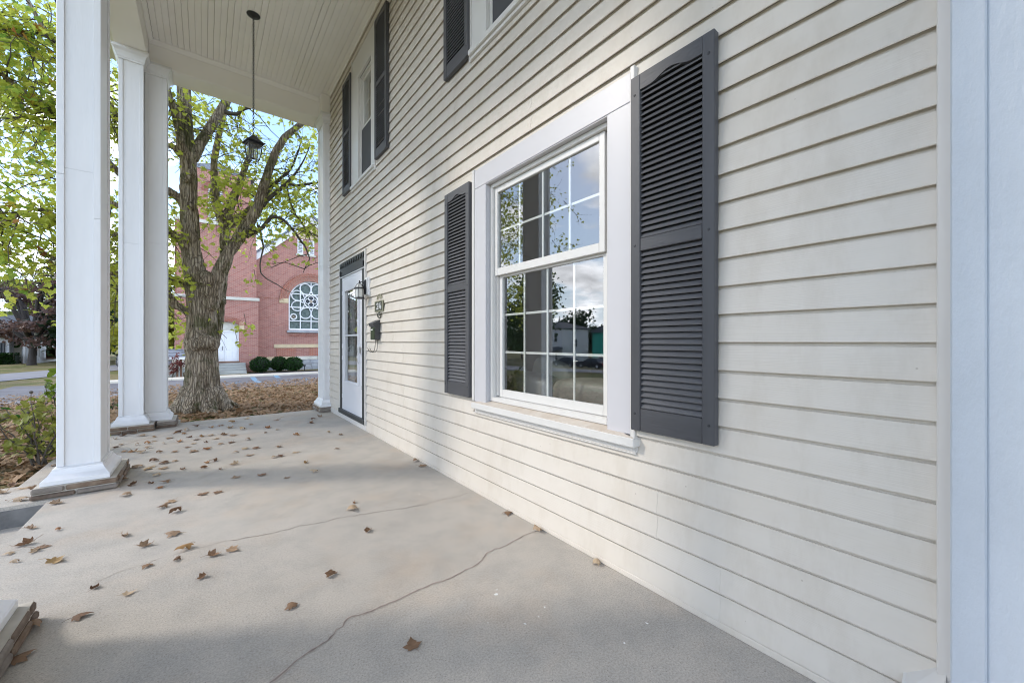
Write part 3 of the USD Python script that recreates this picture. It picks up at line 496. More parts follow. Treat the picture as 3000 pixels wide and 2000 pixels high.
upper_window(5.40, 6.50, 3.68, 5.76, 5.575, 6.170, 3.78, 5.36, 4.575, 3, 2, False)
upper_window(1.30, 2.955, 3.77, 5.80, 1.46, 2.70, 3.84, 5.60, 4.72, 4, 2, False)

# ---- shutters
def shutter(yc, z0, zt=1.888):
    w = thing('shutter', parent=house); h, x0, x1 = .2205, -.062, -.019
    for s in (-1, 1): put('stile', bbox(x0, x1, yc + s * h, yc + s * (h - .056), z0, z0 + zt, .003), 'charcoal', w)
    a, b = yc - h + .0563, yc + h - .0563
    arch = [(a, z0 + zt - .0), (a, z0 + zt - .082)] + [(a + (b - a) * t, z0 + zt - .082 + .030 * float(np.sin(math.pi * np.clip((t - .14) / .70, 0, 1)) ** 2)) for t in np.linspace(.02, .98, 25)] + [(b, z0 + zt - .082), (b, z0 + zt)]
    put('rail', prism_x(arch, x0 + .003, x1), 'charcoal_rail', w)
    put('rail', bbox(x0 + .003, x1, a, b, z0 + .952, z0 + 1.018, .003), 'charcoal_rail', w)
    put('rail', bbox(x0 + .003, x1, a, b, z0, z0 + .118, .003), 'charcoal_rail', w)
    put('back_panel', box(-.024, -.0215, a, b, z0 + .05, z0 + zt - .03), 'black_metal', w)
    for za, zb in ((z0 + .118, z0 + .952), (z0 + 1.018, z0 + zt - .04)):
        n = int(round((zb - za) / .0312)); p = (zb - za) / n
        for i in range(n):
            z = za + p * (i + .1)
            put('louver', prism_y([(x0 + .010, z), (x0 + .008, z + .004), (-.030, z + .030), (-.026, z + .030), (x0 + .013, z)], a, b), 'charcoal_slat_lit', w)
    sc = [lathe([(.0, -.003), (.006, -.002), (.007, 0)], (0, 0, 0), 8) for _ in range(6)]
    R = roty(math.radians(90)); out = []
    for s in (-1, 1):
        for z in (.09, .985, zt - .10): out.append(xform(lathe([(.007, 0), (.006, .002), (0.0005, .003)], (0, 0, 0), 8), roty(math.radians(-90)), (x0 - .0003, yc + s * (h - .025), z0 + z)))
    put('screws', cat(*out), 'black_metal', w)
shutter(1.0445, .838); shutter(3.137, .822); shutter(5.125, 3.785, 1.868); shutter(6.705, 3.745, 1.85); shutter(3.157, 3.825)

# ---- storm door
d = thing('storm_door', parent=house)
put('jamb', bbox(-.026, .001, 5.842, 5.99, .165, 2.392, .004), 'black_paint', d); put('jamb', bbox(-.026, .001, 7.078, 7.20, .165, 2.392, .004), 'black_paint', d)
for y0, y1 in ((5.842, 5.99), (7.078, 7.20)): put('jamb_block', cat(*[bbox(-.032, -.001, y0, y1, .60 + q, .615 + q, .003) for q in (0, .03)]), 'black_paint', d)
put('head_board', bbox(-.030, .001, 5.842, 7.20, 2.415, 2.63, .004), 'black_paint', d)
sc = []
for i in range(11):
    y = 5.90 + i * .122
    sc.append(xform(prism_x([(-.05, .05), (.05, .05), (.03, .012), (0, -.022), (-.03, .012)], -.044, -.031), None, (0, y, 2.578)))
put('head_scallop', cat(*sc), 'black_paint', d)
for y in (5.9, 7.13): put('corner_bracket', bbox(-.052, -.031, y - .02, y + .02, 2.43, 2.51, .008), 'black_metal', d)
put('head_strip', bbox(-.036, .001, 5.842, 7.20, 2.394, 2.413, .003), 'grey_metal', d)
put('threshold', bbox(-.05, .001, 5.842, 7.225, .088, .162, .005), 'black_paint', d)
put('kick_board', bbox(-.028, -.001, 5.80, 7.84, .003, .085, .004), 'trim_strip', d)
put('trim_strip', bbox(-.04, -.001, 5.802, 5.840, .09, 2.67, .004), 'trim_strip', d); put('trim_strip', bbox(-.03, -.001, 7.203, 7.232, .163, 2.64, .004), 'trim_strip', d)
put('door_frame', frame_boxes(-.022, .03, 5.992, 7.076, .164, 2.39, .028, .028, .012, .028), 'door_white', d)
dp = Polygon([(6.021, .178), (7.047, .178), (7.047, 2.361), (6.021, 2.361)]).difference(sbox(6.20, .66, 6.895, 2.15))
put('door_panel', prism_x(dp, -.018, .018), 'door_white', d)
put('glazing_bead', frame_boxes(-.030, -.0185, 6.145, 6.915, .628, 2.185, .03, .065, .032, .035), 'door_white', d)
put('mid_rail', bbox(-.028, -.005, 6.205, 6.89, 1.398, 1.425, .003), 'door_white', d)
put('pane', sheet_x(-.003, 6.20, 6.895, .66, 2.15), 'pane', d)
put('curtain', box(.06, .062, 6.05, 7.04, .2, 2.36), 'lace', d)
put('inner_curtain', cat(box(.05, .058, 6.62, 7.04, .2, 2.36)), 'curtain', d)
put('door_handle', cat(bbox(-.062, -.031, 6.045, 6.10, 1.13, 1.24, .012), tube([(-.05, 6.07, 1.14), (-.07, 6.085, 1.08), (-.055, 6.09, 1.0), (-.035, 6.09, .97)], .006, 6)), 'grey_metal', d)
put('hinges', cat(*[bbox(-.028, -.019, 7.05, 7.07, z, z + .07, .003) for z in (.35, 1.0, 1.2, 2.1)]), 'door_white', d)

# ---- porch ceiling boards and beams
rc = np.random.default_rng(5); bw = .0732; x = -2.50; i = 0
while x < -.02:
    x1 = min(x + bw, -.004); e = .0006 if rc.random() < .72 else .0022; dz = rc.uniform(0, .002)
    e0 = rc.uniform(0, 7)
    put('ceiling_board', prism_y([(x + e, 5.951 + dz), (x + e, 5.974), (x1 - e, 5.974), (x1 - e, 5.951 + dz), (x1 - e - .004, 5.946 + dz), (x + e + .004, 5.946 + dz)], -1.1, 8.16), 'ceiling_paint', house)
    x += bw; i += 1
put('ceiling_deck', box(-3.3, -.0, -1.2, 8.7, 5.9745, 5.984), 'deck_wood', house)
beam = thing('porch_beam', parent=house)
put('beam_box', bbox(-2.89, -2.555, -1.2, 8.58, 5.575, 5.973, .004), 'beam_paint', beam)
put('beam_box', bbox(-2.553, -.002, 8.16, 8.58, 5.575, 5.973, .004), 'beam_paint', beam)
put('crown_strip', cat(prism_x([(8.159, 5.945), (8.159, 5.885), (8.145, 5.885), (8.115, 5.92), (8.105, 5.945)], -2.553, -.17)), 'beam_paint', beam)
put('crown_strip', cat(prism_y([(-2.553, 5.945), (-2.553, 5.885), (-2.539, 5.885), (-2.509, 5.92), (-2.499, 5.945)], -1.1, 8.10)), 'beam_paint', beam)
put('beam_lip', cat(bbox(-2.54, -.17, 8.145, 8.159, 5.577, 5.60, .003), bbox(-2.32, -.17, 8.161, 8.575, 5.568, 5.574, .002)), 'beam_paint', beam)
put('eave', bbox(-3.42, -2.892, -1.2, 8.9, 5.84, 5.973, .01), 'beam_paint', house)

# ---- columns
def stone_course(parent, x0, x1, y0, y1, z0, z1, seed, first):
    """one course of ashlar round a rectangle: every stone a part, mortar recessed behind"""
    r = np.random.default_rng(seed); d = .07; g = .008
    def cuts(a, b):
        c = [a]
        while b - c[-1] > .34: c.append(c[-1] + r.uniform(.13, .30))
        return c + [b]
    for side in range(4):
        a, b = (x0, x1) if side in (0, 2) else (y0 + d + g, y1 - d - g); cc = cuts(a, b)
        for p, q in zip(cc[:-1], cc[1:]):
            o = r.uniform(-.006, .006); p2, q2 = p + g / 2, q - g / 2
            if side == 0: m = bbox(p2, q2, y0 + o, y0 + d, z0 + g / 2, z1 - g / 2, .009)
            elif side == 2: m = bbox(p2, q2, y1 - d, y1 + o, z0 + g / 2, z1 - g / 2, .009)
            elif side == 1: m = bbox(x1 - d, x1 + o, p2, q2, z0 + g / 2, z1 - g / 2, .009)
            else: m = bbox(x0 + o, x0 + d, p2, q2, z0 + g / 2, z1 - g / 2, .009)
            put('stone', m, ['ashlar', 'ashlar_dark', 'ashlar_grey'][r.integers(0, 3)], parent)
def column(sx0, sx1, sy0, sy1, ox, oy, plinth, seed, paint='white_paint', ztop=5.573, name='porch_column', back=None):
    c = thing(name, parent=house); zb = .22
    # plinth of stone courses
    px0, px1, py0, py1 = plinth
    if px0 is not None:
        for i, (a, b) in enumerate(((0.0, .046), (.046, .098))): stone_course(c, px0 - .006 * (1 - i), px1 + .006 * (1 - i), py0 - .006 * (1 - i), py1 + .006 * (1 - i), a + .001, b, seed + i, i)
        put('mortar', box(px0 + .012, px1 - .012, py0 + .012, py1 - .012, .001, .0975), 'mortar', c)
    R = lambda k, z: (sx0 - ox * k, sx1 + ox * k, sy0 - oy * k, sy1 + oy * k, z)
    put('base', loft([R(1, .0985), R(1, .133), R(.93, .137), R(.90, .141), R(.80, .148), R(.55, .168), R(.38, .190), R(.33, .199), R(.28, .200), R(.26, .213), R(.10, .2205), R(.06, .223)]), paint, c)
    zs_ = 2.79 + .05 * math.sin(seed * 3.1); put('shaft', box(sx0 + .010, sx1 - .010, sy0 + .010, sy1 - .010, .2, zs_), paint, c); put('shaft', box(sx0 + .0108, sx1 - .0108, sy0 + .0108, sy1 - .0108, zs_ + .002, ztop - .03), paint, c)
    t = .048; zt = ztop - .165
    for a in (0, 1):
        for b in (0, 1):   # corner boards, proud of the panel
            ya, yb = (sy0, sy0 + t) if b == 0 else (sy1 - t, sy1); xa, xb = (sx0, sx0 + t) if a == 0 else (sx1 - t, sx1)
            zj = zs_ - .06 - .35 * ((a + 2 * b + seed) % 3)
            for z_a, z_b in ((.224, zj), (zj + .0018, zt)):
                v = cat(bbox(xa, xb, (sy0 if b == 0 else sy1 - .0105), (sy0 + .0105 if b == 0 else sy1), z_a, z_b, .0025),
                        bbox((sx0 if a == 0 else sx1 - .0105), (sx0 + .0105 if a == 0 else sx1), (sy0 + .0107 if b == 0 else ya), (yb if b == 0 else sy1 - .0107), z_a, z_b, .0025))
                put('corner_board', v, paint, c)
    put('cap', loft([R(.06, ztop - .163), R(.12, ztop - .158), R(.12, ztop - .14), R(.22, ztop - .135), R(.30, ztop - .10), R(.55, ztop - .062), R(.85, ztop - .045), R(.92, ztop - .04), R(1, ztop - .036), R(1, ztop - .0015)]), paint, c)
    return c
A = column(-2.885, -2.615, 5.09, 5.53, .072, .105, (-3.0, -2.488, 4.945, 5.68), 21)
for i in range(4): put('stone', bbox(-2.995 + .004 * (i % 2), -2.90, 4.93 - .005 * (i % 2), 5.10, -.055 * (i + 1) + .004, -.055 * i - .004, .012), ['ashlar', 'ashlar_dark'][i % 2], A)
column(-2.86, -2.592, 7.95, 8.36, .065, .085, (-2.99, -2.46, 7.76, 8.5), 22)
column(-2.600, -2.345, 8.15, 8.47, .062, .08, (-2.455, -2.222, 7.93, 8.58), 23)
column(-.135, .12, 7.95, 8.36, .055, .10, (-.225, .1, 7.83, 8.44), 24, paint='white_paint', name='porch_pilaster')
put('beam_block', bbox(-.17, -.002, 7.93, 8.155, 5.576, 5.944, .004), 'beam_paint', beam)
column(-2.885, -2.615, 2.33, 2.70, .072, .105, (-3.0, -2.49, 2.2, 2.84), 25)
column(-2.885, -2.615, 1.70, 2.11, .072, .105, (-3.0, -2.49, 1.56, 2.19), 27)  # added column out of frame, keeps sun off the near wall and pilaster
column(-2.885, -2.615, -.35, .06, .072, .105, (-3.0, -2.49, -.5, .2), 26)
D = thing('porch_pilaster', parent=house)
put('shaft', box(-.088, -.002, -.42, .10, 0, 5.57), 'sky_shaded_paint', D)
put('corner_board', bbox(-.10, -.001, .0415, .112, .0, 5.40, .004), 'sky_shaded_paint', D); put('corner_board', bbox(-.10, -.001, -.43, -.36, .0, 5.40, .004), 'sky_shaded_paint', D)
put('cap', loft([(-.11, -.001, -.44, .112, 5.4), (-.16, -.001, -.5, .16, 5.5), (-.16, -.001, -.5, .16, 5.57)]), 'sky_shaded_paint', D)

# ================================================================ lamps, number, mailbox, sofa
# pendant lantern on a chain under the porch ceiling
PX, PY = -1.331, 6.64
p = thing('pendant_lantern', 'black glass-sided lantern hanging on a long chain from the porch ceiling', 'lantern', loc=(PX, PY, 0))
put('canopy', lathe([(0, -.035), (.012, -.034), (.02, -.024), (.055, -.016), (.078, -.008), (.084, 0), (.0, 0)], (0, 0, 5.945), 20), 'black_metal', p, smooth=40)
links = []
for i in range(62):
    z = 5.905 - i * .0268; th = np.linspace(0, 2 * math.pi, 13)
    q = np.stack([.0115 * np.cos(th), 0 * th, .0180 * np.sin(th)], 1)
    links.append(xform(tube(q, .0032, 5, cap=False), rotz(math.pi / 2 * (i % 2) + .3), (0, 0, z)))
put('chain', cat(*links), 'black_metal', p, kind='stuff')
rot = rotz(math.radians(14))
def sq(r0, z0, r1, z1, sc=(1, 1)):
    v = [[sx * r0, sy * r0, z0] for sx, sy in ((-1, -1), (1, -1), (1, 1), (-1, 1))] + [[sx * r1, sy * r1, z1] for sx, sy in ((-1, -1), (1, -1), (1, 1), (-1, 1))]
    return hull(v)
put('roof', xform(cat(sq(.012, 4.235, .03, 4.215), sq(.045, 4.20, .10, 4.135), sq(.108, 4.135, .112, 4.124), sq(.03, 4.215, .045, 4.20)), rot), 'black_metal', p)
put('top_frame', xform(cat(*[xform(box(-.088, .088, .080, .088, 4.10, 4.124), rotz(k * math.pi / 2)) for k in range(4)]), rot), 'black_metal', p)
for k in range(4):
    a = math.pi / 4 + k * math.pi / 2; c, s = math.cos(a) * 1.414, math.sin(a) * 1.414
    pts = [[c * r, s * r, z] for r, z in ((.082, 4.12), (.079, 4.05), (.070, 3.97), (.054, 3.895), (.038, 3.855), (.05, 3.843))]
    put('rib', xform(tube(pts, .0062, 6), rot), 'black_metal', p)
    g = [(.079, 4.10), (.076, 4.04), (.067, 3.965), (.05, 3.89)]
    v = []; 
    for r, z in g: v += [[-r, r, z], [r, r, z]]
    fc = []
    for i in range(3): fc += [[2 * i, 2 * i + 1, 2 * i + 3], [2 * i, 2 * i + 3, 2 * i + 2]]
    put('pane', xform((np.array(v), np.array(fc)), rotz(math.radians(14) + k * math.pi / 2)), 'lamp_glass', p)
put('bottom_frame', xform(cat(*[xform(box(-.052, .052, .046, .052, 3.885, 3.893), rotz(k * math.pi / 2)) for k in range(4)], lathe([(0, -.02), (.02, -.015), (.03, 0), (.0, .004)], (0, 0, 3.915), 12)), rot), 'black_metal', p)
for k in range(3):
    a = k * 2.1 + .4; put('candle', cat(tube([(.024 * math.cos(a), .024 * math.sin(a), 3.915), (.024 * math.cos(a), .024 * math.sin(a), 3.985)], .008, 8), lathe([(.005, 0), (.010, .02), (.005, .045), (.0, .055)], (.024 * math.cos(a), .024 * math.sin(a), 3.985), 8)), 'black_metal' if k else 'grey_metal', p)
put('socket_cup', lathe([(.0, -.05), (.035, -.04), (.04, 0), (0, .005)], (0, 0, 4.10), 12), 'black_metal', p)

# wall lantern by the door
LX, LY = -.137, 5.735
p = thing('wall_lantern', 'small black wall lantern with frosted panes beside the storm door', 'lantern', loc=(LX, LY, 0))
oX = -LX
put('mounting_block', cat(bbox(oX - .040, oX - .002, -.085, .065, 1.965, 2.235, .006), bbox(oX - .055, oX - .041, -.07, .05, 1.98, 2.22, .004)), 'white_plastic', p)
put('back_plate', cat(*[bbox(oX - .066 - k * .008, oX - .0555 - k * .008, -.045 + k * .008, .03 - k * .008, 1.99 + k * .01, 2.20 - k * .01, .004) for k in range(3)]), 'black_metal', p)
put('arm', tube([(oX - .075, -.01, 2.12), (oX - .095, -.004, 2.175), (.03, 0, 2.168), (.0, 0, 2.15)], .006, 8), 'black_metal', p)
put('finial', lathe([(0, .045), (.006, .04), (.012, .03), (.006, .018), (.014, .008), (.02, 0), (0, -.002)], (0, 0, 2.14), 10), 'black_metal', p, smooth=40)
put('cage_top', cat(*[tube([(.012 * math.cos(a), .012 * math.sin(a), 2.142), (.040 * math.cos(a), .040 * math.sin(a), 2.122), (.060 * math.cos(a), .060 * math.sin(a), 2.08)], .0035, 5) for a in np.arange(6) * math.pi / 3]), 'black_metal', p)
put('top_band', lathe([(.058, 0), (.074, .0), (.074, .012), (.066, .018), (.058, .018)], (0, 0, 2.062), 18), 'black_metal', p)
put('bottom_band', lathe([(0, 0), (.070, .0), (.074, .006), (.066, .02), (.0, .02)], (0, 0, 1.922), 18), 'black_metal', p)
for k in range(6):
    a = k * math.pi / 3; put('bar', tube([(.062 * math.cos(a), .062 * math.sin(a), 1.94), (.062 * math.cos(a), .062 * math.sin(a), 2.065)], .0035, 5), 'black_metal', p)
put('glass', lathe([(.052, 1.942), (.056, 2.0), (.056, 2.07), (.036, 2.115), (.014, 2.14)], (0, 0, 0), 18), 'frosted' if False else 'blind', p, smooth=True)

# house number plaque
p = thing('number_plaque', 'small dark bronze house number plaque reading 24 above the mailbox', 'plaque')
put('plate', bbox(-.032, -.018, 5.085, 5.395, 1.715, 1.855, .004), 'bronze', p)
put('border', frame_boxes(-.038, -.031, 5.08, 5.40, 1.71, 1.86, .012, .012, .012, .012, .002), 'brass_edge', p)
put('scroll', cat(ring_tube((-.027, 5.24, 1.862), .085, .007, 14, 6, .25, math.pi - .25, 'yz'), ring_tube((-.027, 5.24, 1.862), .055, .005, 12, 6, .2, math.pi - .2, 'yz')), 'brass_edge', p)
put('scroll', cat(ring_tube((-.027, 5.24, 1.712), .085, .007, 14, 6, math.pi + .25, 2 * math.pi - .25, 'yz'), bbox(-.034, -.02, 5.21, 5.27, 1.66, 1.71, .008)), 'bronze', p)
tm = meshkit.text_mesh('24', .085, .006); tv = np.array(tm.vertices); tv[:, 0] -= (tv[:, 0].min() + tv[:, 0].max()) / 2
tv = np.stack([-.032 - tv[:, 2], 5.24 - tv[:, 0] * 1.25, 1.745 + tv[:, 1]], 1)
put('numerals', (tv, np.array(tm.faces)[:, ::-1] if False else np.array(tm.faces)), 'white_plastic', p)

# mailbox with two newspaper hooks
p = thing('mailbox', 'black metal mailbox with newspaper hooks below the number plaque', 'mailbox')
sideprof = [(-.019, 1.335), (-.019, 1.600), (-.060, 1.585), (-.088, 1.545), (-.088, 1.470), (-.081, 1.462), (-.088, 1.452), (-.088, 1.372), (-.081, 1.366), (-.086, 1.358), (-.086, 1.335)]
put('body', prism_y(sideprof, 5.228, 5.40), 'mailbox_side', p)
put('front', bbox(-.094, -.0885, 5.234, 5.396, 1.338, 1.50, .003), 'mailbox_front', p)
put('lid', hull([(-.088, 5.222, 1.548), (-.088, 5.406, 1.548), (-.088, 5.222, 1.505), (-.088, 5.406, 1.505), (-.118, 5.222, 1.556), (-.118, 5.406, 1.556), (-.108, 5.222, 1.52), (-.108, 5.406, 1.52), (-.02, 5.222, 1.606), (-.02, 5.406, 1.606), (-.02, 5.222, 1.599), (-.02, 5.406, 1.599)]), 'mailbox_side', p)
put('label_holder', bbox(-.0975, -.0945, 5.30, 5.375, 1.464, 1.478, .002), 'white_plastic', p)
for y in (5.262, 5.352): put('hook', tube([(-.04, y, 1.336), (-.045, y, 1.26), (-.052, y, 1.20), (-.075, y, 1.168), (-.108, y, 1.166), (-.13, y, 1.185), (-.142, y, 1.215), (-.15, y, 1.222)], .0035, 6), 'steel_wire', p)

# sofa seen through the lower sash
p = thing('sofa', 'grey leather sofa standing inside behind the lower window sash', 'sofa')
put('back', bbox(.34, .62, 1.15, 3.55, .05, .86, .06), 'leather', p); put('seat', bbox(.6, 1.25, 1.15, 3.55, .05, .45, .05), 'leather', p)
for y0, y1 in ((1.2, 2.32), (2.34, 3.5)):
    m = trimesh.creation.icosphere(3); vv = np.array(m.vertices); vv = np.sign(vv) * np.abs(vv) ** .45; vv = vv * [.17, (y1 - y0) / 2, .16] + [.47, (y0 + y1) / 2, .87]
    put('back_cushion', (vv, m.faces), 'leather', p, smooth=True)
put('arm', bbox(.36, 1.2, 3.55, 3.78, .05, .68, .08), 'leather', p); put('arm', bbox(.36, 1.2, .92, 1.15, .05, .68, .08), 'leather', p)
p2 = thing('throw_pillow', 'pale throw pillow leaning on the sofa back behind the window', 'pillow')
m = trimesh.creation.icosphere(3); vv = np.array(m.vertices); vv = np.sign(vv) * np.abs(vv) ** .55; vv = (vv * [.09, .24, .17]) @ rotx(.25).T + [.60, 2.55, .98]
put('cover', (vv, m.faces), 'cushion', p2, smooth=True)

# ================================================================ leaves
def maple_template(curl=0.0, fold=0.0):
    half = [(0.0, 0.02), (.14, -.05), (.33, -.03), (.27, .08), (.40, .17), (.56, .33), (.38, .37), (.30, .42), (.24, .40), (.27, .58), (.17, .66), (.08, .80), (0, 1.0)]
    o = half + [(-x, y) for x, y in half[::-1][1:-1]]
    v = np.array([[0, .34, 0]] + [[x, y, 0] for x, y in o]); n = len(o)
    f = np.array([[0, 1 + i, 1 + (i + 1) % n] for i in range(n)])
    v[:, 2] = fold * np.abs(v[:, 0]) - curl * ((v[:, 1] - .34) ** 2 + v[:, 0] ** 2 * .6)
    return v, f
def rand_rot(n, r, up=1.2):
    """random frames whose normals lean upward; the leaf's tip direction is free"""
    z = r.normal(0, 1, (n, 3)); z[:, 2] = np.abs(z[:, 2]) * up + .25; z /= np.linalg.norm(z, axis=1, keepdims=True)
    a = r.normal(0, 1, (n, 3)); a[:, 2] -= .8; y = a - (a * z).sum(1, keepdims=True) * z; y /= np.linalg.norm(y, axis=1, keepdims=True)
    return np.stack([np.cross(y, z), y, z], 2)
def scatter(tv, tf, P, R, S):
    v = np.einsum('nij,kj->nki', R, tv) * np.asarray(S)[:, None, None] + P[:, None, :]
    n = len(tv); f = tf[None] + (np.arange(len(P)) * n)[:, None, None]
    return v.reshape(-1, 3), f.reshape(-1, 3)
# ---------------------------------------------------------------- the maple
maple = thing('maple_tree', 'big maple with mossy forked trunk and yellow green leaves beyond the porch end', 'tree')
YT = 10.2
def T(px, py, dy=0.0): return on_y(px, py, YT + dy)
def rad(px_w, py, px, dy=0.0): return px_w * (YT + dy) / ray(px, py)[1]
def blob_chain(segs, n=20):
    out = []
    for pts in segs:
        for (p0, r0), (p1, r1) in zip(pts[:-1], pts[1:]):
            a = m3.Manifold.sphere(r0, n).translate(tuple(map(float, p0))); b = m3.Manifold.sphere(r1, n).translate(tuple(map(float, p1)))
            out.append(m3.Manifold.batch_hull([a, b]))
    return m3.Manifold.batch_boolean(out, m3.OpType.Add)
def chain(lst):
    """(px, py, half width px, dy): measured outline of a limb -> points and radii"""
    return [(T(px, py, dy), rad(w, py, px, dy)) for px, py, w, dy in lst]
S = 1.27551
main = chain([(592, 1225, 60, 0), (592, 1190, 55, 0), (592, 1140, 51, 0), (592, 1085, 47, 0), (591, 1030, 46, 0), (590, 1000, 49, 0), (592, 950, 42, 0), (588, 880, 40, 0), (580, 830, 37, 0), (567, 770, 31, 0), (559, 720, 28, 0), (556, 640, 25, 0), (552, 560, 24, 0), (552, 500, 23, 0), (550, 450, 22, 0), (545, 390, 22, 0), (541, 320, 20, 0), (538, 240, 19, 0), (532, 100, 17, .1), (530, -60, 15, .2), (545, -300, 10, .3)])
rlimb = chain([(612, 890, 30, -.1), (636, 815, 23, -.2), (668, 745, 20, -.25), (706, 690, 18, -.3), (735, 645, 18, -.35), (758, 600, 16, -.4), (772, 550, 15, -.4), (787, 500, 13, -.4), (806, 450, 12, -.4), (832, 405, 11, -.4), (880, 365, 9, -.4), (960, 300, 7, -.4)])
mstem = chain([(630, 1010, 16, .3), (638, 950, 16, .35), (645, 890, 15, .45), (650, 830, 15, .5), (656, 760, 15, .5), (659, 690, 15, .5), (659, 655, 16, .5)])
ml = chain([(657, 655, 14, .45), (640, 620, 12, .5), (632, 590, 11, .5), (628, 545, 10, .5), (627, 470, 9, .6), (640, 400, 7, .7), (660, 330, 5, .8)])
mc = chain([(660, 655, 14, .45), (670, 618, 12, .5), (685, 575, 11, .5), (702, 540, 9, .5), (722, 480, 7, .6), (750, 400, 5, .7)])
mr = chain([(664, 660, 14, .45), (690, 648, 12, .4), (720, 628, 11, .3), (750, 600, 10, .2), (790, 560, 7, .3)])
up_r = chain([(563, 462, 19, 0), (588, 418, 16, .1), (612, 380, 15, .15), (640, 335, 14, .2), (662, 300, 13, .25), (690, 240, 11, .3), (740, 120, 8, .4), (790, 0, 6, .5)])
up_r2 = chain([(655, 325, 7, .2), (690, 335, 5, .1), (715, 320, 4.5, 0), (745, 315, 3.5, -.1)])
up_l = chain([(535, 440, 14, -.1), (525, 380, 11, -.2), (510, 320, 10, -.3), (496, 285, 9, -.35), (470, 180, 8, -.4), (440, 50, 6, -.5)])
limbE = chain([(530, 455, 10, 0), (508, 430, 8, -.1), (440, 410, 8, -.2), (345, 352, 8, -.3), (322, 308, 8, -.3), (240, 215, 8, -.4), (168, 142, 8, -.4), (124, 78, 6, -.5), (80, 0, 5, -.5)])
limbA = chain([(250, 225, 6, -.4), (168, 115, 5, -.5), (120, 103, 5, -.5), (69, 92, 5, -.5), (0, 78, 5, -.6), (-120, 60, 4, -.6)])
limbC = chain([(545, 605, 16, 0), (527, 582, 13, 0), (489, 556, 11, -.1), (347, 508, 10, -.3), (250, 410, 10, -.4), (165, 337, 10, -.5), (129, 308, 9, -.5), (92, 285, 8, -.5), (34, 241, 6, -.5), (0, 213, 6, -.6), (-150, 120, 4, -.7)])
limbF = chain([(552, 725, 17, .05), (536, 706, 13, 0), (512, 690, 11, 0), (489, 672, 10, -.1), (430, 640, 9, -.2), (340, 600, 8, -.3), (250, 560, 6, -.4), (150, 520, 4, -.5)])
limbD = chain([(556, 842, 12, .2), (536, 830, 7, .2), (489, 809, 6, .1), (430, 780, 6, 0), (340, 690, 6, -.2), (250, 655, 6, -.3), (162, 628, 5.5, -.4), (109, 612, 5, -.4), (60, 628, 5, -.5), (0, 655, 5, -.5), (-100, 700, 3, -.5)])
limbG = chain([(568, 930, 15, .1), (548, 915, 11, .1), (510, 890, 11, .1), (486, 858, 11, 0), (440, 810, 9, -.1), (340, 800, 7, -.2), (230, 780, 5, -.3), (120, 740, 3, -.4)])
br1 = chain([(768, 602, 9, -.4), (781, 588, 6.5, -.4), (808, 565, 5.5, -.4), (836, 540, 5, -.4), (868, 505, 3, -.4), (890, 470, 2, -.4), (905, 430, 1.2, -.4)])
br2 = chain([(776, 568, 8, -.4), (795, 548, 5, -.3), (822, 522, 4.5, -.3), (846, 503, 3, -.3), (868, 460, 2, -.3), (885, 400, 1.2, -.3)])
br3 = chain([(836, 541, 4.5, -.4), (870, 543, 3.5, -.5), (905, 538, 3, -.5), (940, 535, 2.6, -.5), (1000, 530, 2, -.5)])
br4 = chain([(722, 690, 9, -.3), (745, 680, 6, -.4), (765, 670, 5.5, -.4), (785, 648, 5, -.45), (800, 634, 5, -.5), (825, 640, 3.6, -.55), (842, 655, 3.6, -.6), (863, 680, 3.4, -.6), (880, 705, 3, -.6), (893, 722, 2.4, -.65), (903, 745, 2, -.65), (907, 757, 1.6, -.65), (898, 775, 1.3, -.65), (887, 800, .9, -.65)])
br5 = chain([(757, 660, 4, -.4), (765, 695, 3, -.5), (771, 722, 2.4, -.5), (765, 755, 2, -.5), (762, 775, 1.8, -.5), (764, 797, 1.8, -.5), (780, 815, 1.6, -.5), (810, 832, 1.4, -.5), (840, 850, 1.0, -.5), (858, 858, .7, -.5)])
br6 = chain([(842, 545, 3, -.4), (850, 590, 2.4, -.4), (862, 622, 2, -.4), (885, 655, 1.8, -.4), (915, 690, 1.4, -.4), (930, 705, 1, -.4)])
main = [(p, q * .85) for p, q in main]; rlimb = [(p, q * .86) for p, q in rlimb]; mstem = [(p, q * .85) for p, q in mstem]; up_r = [(p, q * .85) for p, q in up_r]
b0 = T(592, 1215); gz = float(ground_z(b0[0], b0[1]))
roots = []
for a, L, r0 in ((0.1, .85, .2), (.9, .6, .16), (1.9, .6, .2), (2.7, .7, .22), (3.4, .95, .2), (4.2, .75, .17), (5.0, .8, .2), (5.7, .8, .2)):
    d = np.array([math.cos(a), math.sin(a), 0])
    roots.append([(b0 + d * .14 + [0, 0, gz + .36 - b0[2]], r0 * 1.15), (b0 + d * .34 + [0, 0, gz + .10 - b0[2]], r0 * .85), (b0 + d * (.34 + L * .32) + [0, 0, gz - .04 - b0[2]], r0 * .5), (b0 + d * (.34 + L * .62) + [0, 0, gz - .10 - b0[2]], r0 * .3)])
knots = [[(T(x, y, dy), r), (T(x + 2, y + 3, dy), r)] for x, y, dy, r in ((572, 1008, -.24, .145), (602, 998, -.26, .15), (622, 1006, -.22, .14), (560, 1004, -.1, .11), (624, 996, -.06, .10), (606, 850, -.20, .13), (600, 815, -.24, .16), (545, 520, -.2, .08), (560, 505, -.2, .07), (556, 600, -.18, .07), (538, 712, -.1, .1), (650, 880, .3, .08))]
body = blob_chain([main, rlimb, mstem, ml, mc, mr, up_r, up_l, limbE, limbC, limbF, limbG, limbD] + roots + knots)
body = body.refine_to_length(.032).to_mesh()
tm = trimesh.Trimesh(np.array(body.vert_properties)[:, :3], np.array(body.tri_verts), process=True)
V0 = np.array(tm.vertices); trimesh.smoothing.filter_taubin(tm, iterations=8)
